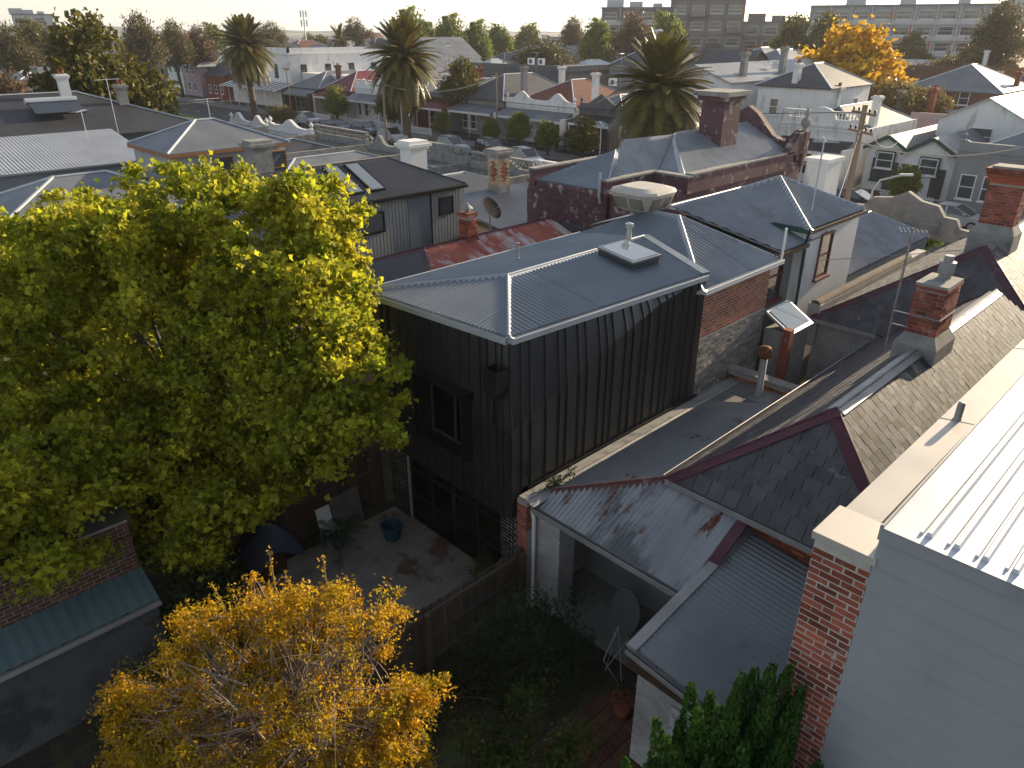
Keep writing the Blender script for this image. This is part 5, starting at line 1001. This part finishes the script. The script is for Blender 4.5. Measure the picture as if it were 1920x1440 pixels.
# --- palms along the street
pf = leafmat('palm_frond', (.085,.085,.018), (.13,.105,.02), trans=.25, rnd=.3, rough=.4, scale=.5); pst = mat('palm_midrib', (.30,.17,.05), (.24,.14,.05), scale=2, rough=.6); pd = leafmat('dead_frond', (.17,.10,.045), (.13,.08,.04), trans=.2)
FR = [frond_mesh(4.5, d_, pf, 46, .15, pst, rise=r_) for d_, r_ in ((.3,.25),(.5,.25),(.62,.2),(.7,.08),(.25,.12))]; FD = frond_mesh(3.8, .9, pd, 30, .12, pst, rise=.1)
ptr = mat('palm_trunk', (.14,.095,.065), (.09,.065,.048), scale=5, rough=.95, bump=1, bscale=9)
def palm(label, x, y, h, s=1.0, n=95, name='date_palm', thin=False):
    T = thing(name, label, 'palm tree', (x,y,0), world=False); mb = MB(); prof = []
    for i in range(26): z = h*i/25; prof.append(((.42 if not thin else .2)*(1+.10*(i % 2))*(1.25 if i < 2 else 1)*(1+.5*max(0,(i-20)/5)*(not thin)), z))
    mb.lathe((0,0,0), prof, 12); mb.build('trunk', ptr, T)
    for k in range(n):
        f = k/n; el = math.radians(84-132*f**.85+random.uniform(-5,5)); me = FR[min(3, int(f*4.2))] if f < .93 else FD
        if f < .1: me = FR[4]
        M = Matrix.Translation((0,0,h+.35*(1-f)*s)) @ Matrix.Rotation(k*2.39996+random.uniform(-.1,.1), 4, 'Z') @ Matrix.Rotation(-el, 4, 'Y') @ Matrix.Rotation(random.uniform(-.35,.35), 4, 'X') @ Matrix.Scale(s*random.uniform(.88,1.06), 4)
        obj('frond', me, T, M)
    return T
palm('stout date palm standing behind the purple brick house', 53.5, 37.8, 7.0, 1.08, 210)
palm('date palm rising behind the parked cars and timber power pole', 53.5, 72.8, 8.6, 1.05, 180)
palm('date palm in front of the striped hotel awning', 53.0, 110, 9.2, 1.06, 180)
palm('date palm beyond the dark rounded tree and maroon house', 40, 152, 7.8, 1.1, 130)
palm('thin ragged palm among the roofs beyond the hotel', 100, 160, 9.5, .85, 34, 'slender_palm', True)
palm('shorter thin palm leaning beside the ragged one', 103, 163, 8.0, .8, 30, 'slender_palm', True)
# --- suburb trees: a few kinds, each copied as an individual
def proto(nm, lobes, n, per, size, m, hub, tr=.3, rc=.9, aspect=.7, droop=0.0):
    T = thing(nm, 'x', 'tree', (0,0,0), world=False); c = clumps(lobes, n, rc, shell=.55); P = around(c, per, rc)
    obj('crown', leaf_mesh('crown', P, size, m, aspect=aspect, droop=droop), T); limbs((0,0,0), c[::max(1,n//12)], .12, hub, T, n=12, trunk_r=tr); return T
KIN = {}
def kind(k, *a, **kw): KIN[k] = proto(*a, **kw)
gl_ = [(0,0,7.5,2.2),(1.9,.6,6.6,1.7),(-1.9,-.4,6.8,1.8),(.4,-2.0,6.3,1.7),(-.3,1.9,6.4,1.8),(.3,.2,9.2,1.5),(1.3,-1.2,8.0,1.3),(-1.2,1.1,8.3,1.3)]
kind('gum', 'gum_tree', gl_, 260, 34, .38, leafmat('gum_leaf', (.085,.08,.03), (.14,.11,.04), trans=.3), (0,0,4.8), rc=.75, aspect=.35, droop=.6)
kind('brown', 'gum_tree', gl_, 260, 34, .38, leafmat('bronze_leaf', (.12,.075,.04), (.15,.095,.05), trans=.3), (0,0,4.6), rc=.75, aspect=.4, droop=.5)
kind('green', 'street_tree', [(0,0,5.5,2.3),(1.5,.8,4.6,1.8),(-1.5,-.8,4.7,1.8),(.6,-1.6,4.5,1.6),(-.6,1.6,4.5,1.6),(.5,.4,6.9,2.0),(-.8,-.3,6.4,1.6)], 300, 36, .36, leafmat('plane_leaf', (.13,.18,.025), (.20,.21,.035), trans=.45), (0,0,3.2), rc=.7)
kind('dark', 'evergreen_tree', [(0,0,5.2,2.6),(2.0,.8,4.4,2.1),(-2.0,-.8,4.6,2.1),(.8,-2.0,4.2,2.0),(-.8,2.0,4.3,2.0),(0,0,7.2,1.7)], 320, 36, .36, leafmat('ficus_leaf', (.065,.08,.014), (.16,.12,.014), trans=.35), (0,0,2.8), rc=.75)
kind('gold', 'golden_tree', [(0,0,5.0,2.2),(1.7,.8,4.2,1.7),(-1.7,-.8,4.3,1.7),(.6,-1.7,4.0,1.6),(-.6,1.7,4.2,1.6),(0,0,6.8,1.3)], 280, 36, .34, leafmat('golden_elm_leaf', (.66,.38,.02), (.55,.35,.02), trans=.5), (0,0,2.8), rc=.6)
kind('olive', 'olive_tree', [(0,0,3.8,1.9),(1.6,.6,3.2,1.6),(-1.6,-.6,3.3,1.6),(.5,-1.5,3.1,1.4),(-.5,1.5,3.2,1.4)], 170, 30, .24, leafmat('olive_leaf', (.13,.115,.035), (.19,.135,.045), trans=.4), (0,0,2.0), rc=.55)
kind('cypress', 'cypress', [(0,0,1+.75*k,.75-.055*k) for k in range(10)], 130, 26, .22, leafmat('cypress_leaf', (.05,.06,.018), (.09,.08,.02), trans=.25), (0,0,3), tr=.15, rc=.35)
TREES = [('dark',22,75,(1.3,1.46),'large rounded dark evergreen with golden lit side above the black roof'),
 ('gum',50,141,(1.11,1.37),'tall spreading gum behind the large rounded evergreen'),
 ('gum',60,154,(1.03,1.28),'second gum in the skyline cluster beyond the hotel'),
 ('brown',66,156,(0.65,1.18),'bronze-leaved gum at the edge of the skyline cluster'),
 ('dark',44,185,(0.72,1.54),'dark tree in front of the pale skyline apartments'),
 ('gum',32,147,(0.69,1.21),'gum beside the pale distant apartments'),
 ('brown',14,69,(0.41,0.85),'rust-coloured bushy tree beside the maroon roof'),
 ('green',93,210,(0.69,1.47),'fresh green tree near the telecom mast'),
 ('gum',110,236,(0.88,1.27),'gum next to the telecom mast'),
 ('gum',102,195,(1.14,1.3),'dark gum on the skyline past the palm by the hotel'),
 ('gum',109,214,(0.82,1.21),'smaller gum beside the dark skyline gum'),
 ('gum',131,201,(0.68,1.42),'tall sparse gum standing alone on the skyline'),
 ('brown',112,166,(1.06,1.12),'brownish tree beyond the thin palms'),
 ('green',114,152,(1.12,1.81),'tall round plane tree on the skyline above the middle palm'),
 ('green',123,157,(0.68,1.53),'slim plane tree just past the tall round one'),
 ('green',118,142,(0.99,1.65),'broad plane tree on the skyline past the middle palm'),
 ('green',126,142,(0.78,1.52),'lone plane tree between skyline roofs'),
 ('green',144,153,(0.68,1.43),'small green skyline tree behind the charcoal warehouse'),
 ('green',156,155,(1.18,1.46),'low wide green skyline tree behind the grey gabled house'),
 ('gum',94,90,(1.47,1.01),'big spreading gum with golden edge behind the large grey house'),
 ('gum',172,153,(0.95,1.45),'pale gum crown on the skyline near the apartments'),
 ('green',130,109,(1.09,1.52),'yellow-green tree below the brown apartments'),
 ('brown',131,100,(1.18,1.42),'tall bronze gum in front of the brown apartments'),
 ('green',131,92,(1.19,1.63),'bright green tree against the apartment balconies'),
 ('dark',143,72,(1.27,1.6),'wide dark tree in front of the low grey apartments'),
 ('dark',150,69,(1.22,1.63),'dark tree in front of the office block'),
 ('gum',135,36,(1.2,1.51),'tall bronze-lit gum beside the end of the office block'),
 ('gold',97,41,(1.95,1.55),'brilliant golden yellow tree behind the white weatherboard house'),
 ('olive',89,32,(1.06,1.33),'olive and gold bushy tree beside the golden yellow one'),
 ('olive',93,30,(0.93,1.21),'silvery olive tree in the bank of garden trees'),
 ('olive',89,34,(0.68,1.21),'low olive bush between golden tree and gables'),
 ('olive',143,47,(0.89,1.34),'greyish bushy tree in front of brick houses'),
 ('dark',170,60,(0.64,1.28),'small dark tree in front of the office windows'),
 ('dark',65,76,(0.67,0.98),'round-headed bush by the warehouse wall'),
 ('olive',143,44,(0.88,1.53),'pale olive tree beside the office end'),
 ('olive',97,52,(0.35,1.31),'trimmed bush above the long white wall')]
TREES += [('green',57,93.5,.55,'small yellow-green street tree beside the parked cars'),('dark',60,83,.75,'dark leafy street tree in front of the white terrace'),('green',58.5,72.5,.35,'small garden tree by the grey cottage fence'),('green',58.8,64,.33,'small green shrub tree before the twin-humped terrace'),('green',59,60,.45,'leafy garden tree beside the twin-humped terrace door'),('green',58,54.5,.38,'garden tree by the charcoal terrace'),
 ('dark',59,50.5,.45,'dark garden bush beside the charcoal terrace verandah'),('green',59.2,19.3,.36,'small leafy tree behind the white picket fence'),('green',45,13.2,.33,'small yellow-green bush at the foot of the timber power pole'),('olive',68,100,.7,'gold-edged creeper covered tree by the hotel'),('cypress',70,121.5,.8,'ivy-clad cypress against the white hotel'),('olive',50,96,.6,'golden bush among white parapets'),('olive',100,72,.5,'small golden bush beside the grey gable'),('green',96,50,.35,'trimmed green bush above the long white wall')]
TREES += [('cypress',122+2.2*k,72-2.0*k,.95,f'slim cypress, {w} in the row in front of the apartments') for k, w in enumerate(('first','second','third','fourth'))]
rt = random.Random(3)
for i in range(46):                        # distant trees on the skyline
    a = math.radians(45.9+rt.uniform(-37,38)); R = rt.uniform(230,520); kd = rt.choice(('gum','gum','dark','green','brown')); TREES.append((kd, R*math.cos(a), R*math.sin(a), rt.uniform(.7,1.15), f"distant {dict(gum='olive gum',dark='dark evergreen',green='green plane',brown='bronze gum')[kd]} tree among the far roofs"))
used = set()
for kd, x, y, s, lab in TREES:
    p = KIN[kd]; t = p if kd not in used else copy_tree(p); used.add(kd); t.location = (x,y,0); t.rotation_euler = (0,0,rt.uniform(0,6.28)); t.scale = (max(s[0],.78*s[1]),max(s[0],.78*s[1]),s[1]) if isinstance(s, tuple) else (s,s,s*rt.uniform(.92,1.05)); t['label'] = lab
    if lab.startswith('distant'): t['group'] = 'trees among the far roofs'
# ================================================================ vehicles
tyre = mat('tyre', (.015,.015,.016), rough=.9); rim = mat('alloy_rim', (.45,.46,.47), rough=.3, metal=.7); cg = mat('car_glass', (.02,.025,.03), rough=.05, spec=.9); lampw = mat('headlamp', (.6,.62,.64), rough=.1); lampr = mat('tail_lamp', (.35,.01,.015), rough=.2)
def car(label, x, y, rz, paint, suv=True):
    T = thing('parked_car', label, 'car', (x,y,.0), rz=rz, world=False); L, hw = (4.5,.88) if suv else (4.7,.90)    # local: nose towards +x
    if suv: low = [(-2.2,.35),(-2.25,.75),(-2.18,1.02),(-.1,1.04),(1.0,1.0),(1.95,.88),(2.22,.68),(2.25,.35)]; gh = [(-2.12,1.0),(-1.85,1.58),(-1.3,1.68),(.05,1.66),(.98,1.0)]
    else: low = [(-2.3,.33),(-2.34,.72),(-2.2,.98),(-1.2,1.0),(.9,.95),(1.9,.82),(2.3,.62),(2.34,.33)]; gh = [(-1.95,.97),(-1.05,1.40),(-.4,1.45),(.15,1.42),(1.15,.94)]
    def loft(prof, ys, ins):
        mb = MB(); n = len(prof); cx = sum(p[0] for p in prof)/n; cz = sum(p[1] for p in prof)/n; vs = []
        for yy, s in zip(ys, ins): vs += [(cx+(p[0]-cx)*s, yy*(1 if p[1] < 1.2 else .80), cz+(p[1]-cz)*s if p[1] > .4 else p[1]) for p in prof]
        m = len(ys); mb.add(vs, [(i*n+k, i*n+(k+1)%n, (i+1)*n+(k+1)%n, (i+1)*n+k) for i in range(m-1) for k in range(n)]+[tuple(range(n))[::-1], tuple(range((m-1)*n, m*n))]); return mb
    loft(low, (-hw,-hw*.94,hw*.94,hw), (.95,1,1,.95)).build('body', paint, T, smooth=False); loft(gh, (-hw*.93,-hw*.88,hw*.88,hw*.93), (.97,1,1,.97)).build('glasshouse', cg, T)
    tz = max(p[1] for p in gh); a, b = gh[1][0]+.15, gh[3][0]-.02; MB().obox(((a+b)/2,0,tz+.0),((b-a)/2,0,0),(0,hw*.72,0),(0,0,.022)).build('roof', paint, T)
    for s in (-1, 1):
        for p, q in ((gh[0],gh[1]),(gh[3],gh[4])): beam(MB(), (p[0],s*hw*.93,p[1]), (q[0],s*hw*.76,q[1]), .06, .05).build('pillar', paint, T)
        beam(MB(), (-.35,s*hw*.94,.98), (-.4,s*hw*.78,tz-.02), .07, .03).build('pillar', paint, T)
        MB().box((2.02,s*.5-.2,.66),(2.235,s*.5+.2,.82)).build('headlight', lampw, T); MB().box((-2.27,s*.62-.18,.75),(-2.12,s*.62+.18,.98)).build('tail_light', lampr, T); MB().box((.72,s*(hw+.02)-.07,1.0),(.9,s*(hw+.02)+.07,1.12)).build('mirror', paint, T)
        for wx in (-1.38,1.36):
            w = MB().tube([(wx,s*(hw-.17),.33),(wx,s*(hw+.025),.33)], .33, 18).build('wheel', tyre, T); k = MB().tube([(wx,s*(hw-.1),.33),(wx,s*(hw+.035),.33)], .21, 12).build('rim', rim); k.parent = w
    MB().box((2.2,-.45,.42),(2.262,.45,.58)).build('grille', blackp, T); MB().box((2.262,-.22,.44),(2.27,.22,.54)).build('number_plate', whitep, T)
    if suv: 
        for s in (-1,1): MB().box((-1.3,s*.58-.02,tz+.03),(.0,s*.58+.02,tz+.07)).build('roof_rail', blackp, T)
    return T
def paint(nm, c): return mat(nm, c, rough=.28, spec=.6, metal=.3)
silver, whitec, darkc, bluec = paint('silver_paint',(.42,.43,.44)), paint('white_paint',(.55,.55,.56)), paint('charcoal_paint',(.04,.042,.047)), paint('blue_grey_paint',(.10,.13,.17))
car('silver sedan parked outside the grey cottage with the number plate', 55.6,14.6,-math.pi/2,silver,False); car('grey hatchback with red tail lights behind the silver sedan', 55.6,8.6,-math.pi/2,silver)
car('dark sedan parked by the white picket fence', 56.0,21.5,-math.pi/2,darkc,False); car('silver wagon parked at the kerb between palm and charcoal terrace', 52.4,63.2,-math.pi/2-.15,silver); car('dark hatchback parked next to the silver wagon', 54.3,59.0,-math.pi/2-.15,darkc)
car('pale four-wheel drive facing along the street near the grass strip', 52.0,51.6,-math.pi/2-.25,whitec); car('white hatchback parked behind the timber power pole', 52.6,74.5,-math.pi/2-.1,whitec); car('white wagon parked beside the small street tree', 54.5,97,-math.pi/2,whitec); car('dark sedan parked between the street tree and the garden wall', 53.5,88,-math.pi/2,bluec,False); car('blue-grey sedan beside the dark leafy street tree', 54.5,83,-math.pi/2,bluec,False)
# ================================================================ poles, wires, antennas
wp = mat('timber_pole', (.30,.23,.17), (.22,.17,.13), scale=5, rough=.9, stretch=(1,1,.2))
def pole(label, x, y, h, lean=0.0, arms=2, ang=0.0, r=.17):
    T = thing('power_pole', label, 'power pole', (x,y,0)); MB().tube([(x,y,0),(x+lean,y,h)], r, 9, r*.7).build('shaft', wp, T); ca, sa_ = math.cos(ang), math.sin(ang)
    for k in range(arms):
        z = h-.35-.8*k; MB().obox((x+lean,y,z),(1.0*ca,1.0*sa_,0),(-.05*sa_,.05*ca,0),(0,0,.06)).build('cross_arm', wp, T)
        for s in (-.9,-.45,.45,.9): MB().lathe((x+lean+s*ca,y+s*sa_,z+.06), [(.03,0),(.05,.05),(.05,.12),(.02,.16)], 7).build('insulator', blackp, T)
    return T
pole('timber power pole rising beside the corner of the purple house', 36.3,14.3,8.9,.0,2,.9); pole('timber power pole behind the white balustraded parapet', 50,72,7.6,0,2,.2); pole('thin grey power pole in front of the twin-humped terrace', 61,65.5,7.6,0,1,1.5,.12); pole('slim pole by the striped awning', 58,108,7.0,0,1,1.5,.1)
def wire(label, p, q, sag, r=.02, m=None):
    p, q = Vector(p), Vector(q); o = MB().tube([p.lerp(q, t)-Vector((0,0,sag*4*t*(1-t))) for t in [i/24 for i in range(25)]], r, 5).build('overhead_cable', m or mat('pale_cable',(.42,.38,.32),rough=.7)); return tag(o, label, 'cable')
wire('thick pale cable sagging between the two middle poles', (50,72,6.6),(61,65.5,7.3),1.2,.05); wire('thick pale cable sagging from the pole by the purple house', (36.3,14.3,7.3),(44,8,7.4),.75,.035); blk = mat('black_cable',(.03,.03,.03),rough=.6)
wire('thin service line from the pole by the purple house to the gabled cottages', (36.3,14.3,8.4),(63.5,22,4),.8,.015,blk); wire('thin service line running to the terrace house gutter', (36.3,14.3,7.9),(22.5,9.3,6.3),.3,.012,blk); wire('long thin service line crossing above the slate roofs', (22.0,9.2,5.6),(36,1.0,6.2),.25,.012,lead); wire('thin line from the timber pole towards the far cottages', (50,72,7.2),(62.5,80,4),.4,.015,blk); wire('slender line strung from the pole by the purple house down the street', (36.3,14.3,8.6),(50,72,7.3),1.2,.018,blk)
SLp = thing('street_lamp', 'pale curved street lamp arm beside the purple house pole', 'street lamp', (37.4,13.6,0)); MB().tube([(37.4,13.6,0),(37.4,13.6,5.0),(37.5,13.4,5.5),(38.2,12.7,5.75)], .05, 7).build('pole', zinc_d, SLp); MB().obox((38.35,12.55,5.76),(.22,-.22,0),(.06,.06,0),(0,0,.05)).build('lamp_head', zinc_d, SLp)
SL2 = thing('street_lamp', 'white street lamp arm on the far kerb near the timber pole', 'street lamp', (54.8,75.5,0)); MB().tube([(54.8,75.5,0),(54.8,75.5,4.6),(54.6,75.9,5.0),(54.0,77.0,5.1)], .06, 7).build('pole', whitep, SL2); MB().obox((53.9,77.2,5.1),(-.08,.3,0),(.1,.02,0),(0,0,.06)).build('lamp_head', whitep, SL2)
def antenna(label, x, y, z0, z1, ang=0.0, w=.9):
    T = thing('television_antenna', label, 'antenna', (x,y,z0)); MB().tube([(x,y,z0),(x,y,z1)], .022, 6).build('mast', zinc_d, T); d = Vector((math.cos(ang), math.sin(ang), 0)); s = Vector((-d.y,d.x,0)); c = Vector((x,y,z1-.05)); mb = MB(); mb.tube([c-d*w, c+d*w], .014, 5)
    for k in range(8): q = c-d*w+d*(2*w*k/7); l = .38-.025*k; mb.tube([q-s*l, q+s*l], .008, 4)
    mb.build('boom', zinc_d, T)
antenna('white mast antenna between the purple house roof and the palm', 33,27,4.5,7.4,.8,1.0); antenna('thin antenna over the black-roofed house', 17.5,57.5,5,9.0,.3); antenna('crooked antenna beside the long corrugated roof', 14,52,5.8,7.6,1.0); antenna('antenna on the front hip roof of the terrace house', 22.6,9.9,6.8,9.1,.5,.7); antenna('small antenna near the weatherboard house ridge', 21,50,5,8.0,.2); antenna('antenna above the grey cottage roofs across the street', 70,68,6,9.5,1.2); antenna('antenna over the charcoal terrace chimneys', 74,58,6,9.5,.4)
TM = thing('telecom_mast', 'telecom mast with clustered panel antennas on the skyline', 'mast', (150,262,0)); MB().tube([(150,262,0),(150,262,18)], .35, 8, .2).build('pole', zinc_d, TM)
for z in (14,17):
    for k in range(3): a = k*2.1; MB().box((150+1.1*math.cos(a)-.2,262+1.1*math.sin(a)-.2,z-1.1),(150+1.1*math.cos(a)+.2,262+1.1*math.sin(a)+.2,z+1.1)).build('panel_antenna', zinc_d, TM); MB().tube([(150,262,z),(150+1.1*math.cos(a),262+1.1*math.sin(a),z)], .06, 5).build('bracket', zinc_d, TM)
# rooftop air conditioners
def aircon(label, x, y, z):
    T = thing('air_conditioner', label, 'air conditioner', (x,y,z)); MB().box((x,y,z),(x+.45,y+1.0,z+.85)).build('case', whitep, T); MB().tube([(x-.012,y+.4,z+.42),(x+.0,y+.4,z+.42)], .3, 14).build('fan_grille', WALLS['charcoal'], T)
aircon('white air conditioner box on the warehouse roof edge', 80.6,77,7.5); aircon('second white air conditioner beside it on the warehouse', 80.6,79,7.5); aircon('air conditioner outside the white gabled cottage', 71.4,14.2,3.0); aircon('pale air conditioner below the weatherboard house', 14.2,46.5,3.9); aircon('air conditioner on the red chimneyed roof across the street', 78,62,5.6)
# ================================================================ yard clutter
TB = thing('plastic_tub', 'blue plastic tub on the patio edge', 'tub', (8.5,13.25,.05)); MB().lathe((8.5,13.25,.05), [(.20,0),(.27,.36),(.30,.38),(.30,.42),(.26,.41),(.19,.05)], 16).build('bucket', mat('blue_plastic',(.015,.07,.11),rough=.5), TB)
AI = thing('clothes_airer', 'thin metal clothes airer standing at the porch opening', 'clothes airer', (9.0,6.3,0)); am = mat('airer_wire',(.4,.4,.4),rough=.4,metal=.5)
for p, q in (((8.9,6.0,.0),(9.0,6.3,1.5)),((9.1,6.6,.0),(9.0,6.3,1.5)),((8.6,6.3,.9),(9.0,6.3,1.5)),((9.4,6.3,.9),(9.0,6.3,1.5)),((8.6,6.3,.9),(8.9,6.0,.05)),((9.4,6.3,.9),(9.1,6.6,.05))): MB().tube([p,q], .012, 5).build('rod', am, AI)
TP = thing('tarpaulin', 'blue-grey tarpaulin draped over a frame under the tree', 'tarpaulin', (5.6,14.4,0)); mb = MB(); n = 9; vs_ = []
for i in range(n):
    for j in range(n): u, v = i/(n-1)-.5, j/(n-1)-.5; vs_.append((5.6+u*1.3, 14.3+v*1.3, 1.35-1.6*(u*u+v*v)-.25*abs(u)+.05*math.sin(9*u+7*v)))
mb.add(vs_, [(i*n+j, (i+1)*n+j, (i+1)*n+j+1, i*n+j+1) for i in range(n-1) for j in range(n-1)]); mb.build('sheet', mat('tarp',(.03,.045,.07),(.04,.055,.085),scale=3,rough=.6), TP, smooth=True); MB().box((5.3,14.0,0),(5.9,14.6,.75)).build('frame', wood_d, TP)
GCh = thing('garden_chair', 'white plastic garden chair beside the cycad', 'chair', (7.3,14.3,0))
MB().box((7.1,14.1,.4),(7.5,14.5,.44)).build('seat', whitep, GCh); MB().obox((7.3,14.52,.68),(.2,0,0),(0,.015,0),(0,.05,.24)).build('backrest', whitep, GCh)
for sx in (7.13,7.47):
    for sy in (14.13,14.47): MB().tube([(sx,sy,0),(sx,sy,.4)], .018, 6).build('leg', whitep, GCh)
BD = tag(MB().obox((8.0,14.55,.5),(.45,.05,0),(0,.012,0),(0,.12,.5)).build('timber_board', mat('grey_board',(.16,.15,.13),(.12,.11,.10),scale=3,rough=.9)), 'grey board leaning on the brown fence by the tub', 'board')
def planter(label, x, y, s): T = thing('flower_pot', label, 'pot', (x,y,0)); MB().lathe((x,y,0), [(.10*s,0),(.16*s,.28*s),(.18*s,.28*s),(.18*s,.33*s),(.14*s,.33*s)], 14).build('pot', WALLS['red brick'], T); obj('plant', leaf_mesh('plant', around(np.array([[x,y,.42*s]]), 160, .25*s), .06, ldk), T)['kind'] = 'stuff'
planter('terracotta pot beside the clothes airer', 8.5,5.7,1.3); planter('small pot on the brick path by the outbuilding', 7.2,5.6,1.0)
RB = thing('round_table', 'pale oval tabletop leaning on its edge inside the dark porch', 'table', (10.2,7.0,0)); mb = MB(); R0 = [(10.2+.10*math.sin(t), 7.0+.38*math.cos(t), .62+.55*math.sin(t)) for t in [k*math.pi/12 for k in range(24)]]
mb.prism(R0, (.035,0,-.006)); mb.build('top', mat('dull_tabletop',(.13,.13,.125),rough=.8), RB); MB().tube([(10.25,7.0,.6),(10.7,7.0,.3)], .03).build('leg', lead, RB)
# ================================================================ air
hz = MB().box((-3300,-3300,-1.5),(3800,3800,60)).build('haze', None); hz.data.materials.clear(); hm = bpy.data.materials.new('haze_air'); hm.use_nodes = True; hn = hm.node_tree.nodes; hn.clear()
ho = hn.new('ShaderNodeOutputMaterial'); hv = hn.new('ShaderNodeVolumePrincipled'); hv.inputs['Color'].default_value = (.92,.94,1,1); hv.inputs['Density'].default_value = .00020; hv.inputs['Anisotropy'].default_value = .3
hm.node_tree.links.new(hv.outputs[0], ho.inputs['Volume']); hz.data.materials.append(hm); hz['kind'] = 'stuff'; hz['label'] = 'pale morning haze over the suburb'; hz['category'] = 'haze'
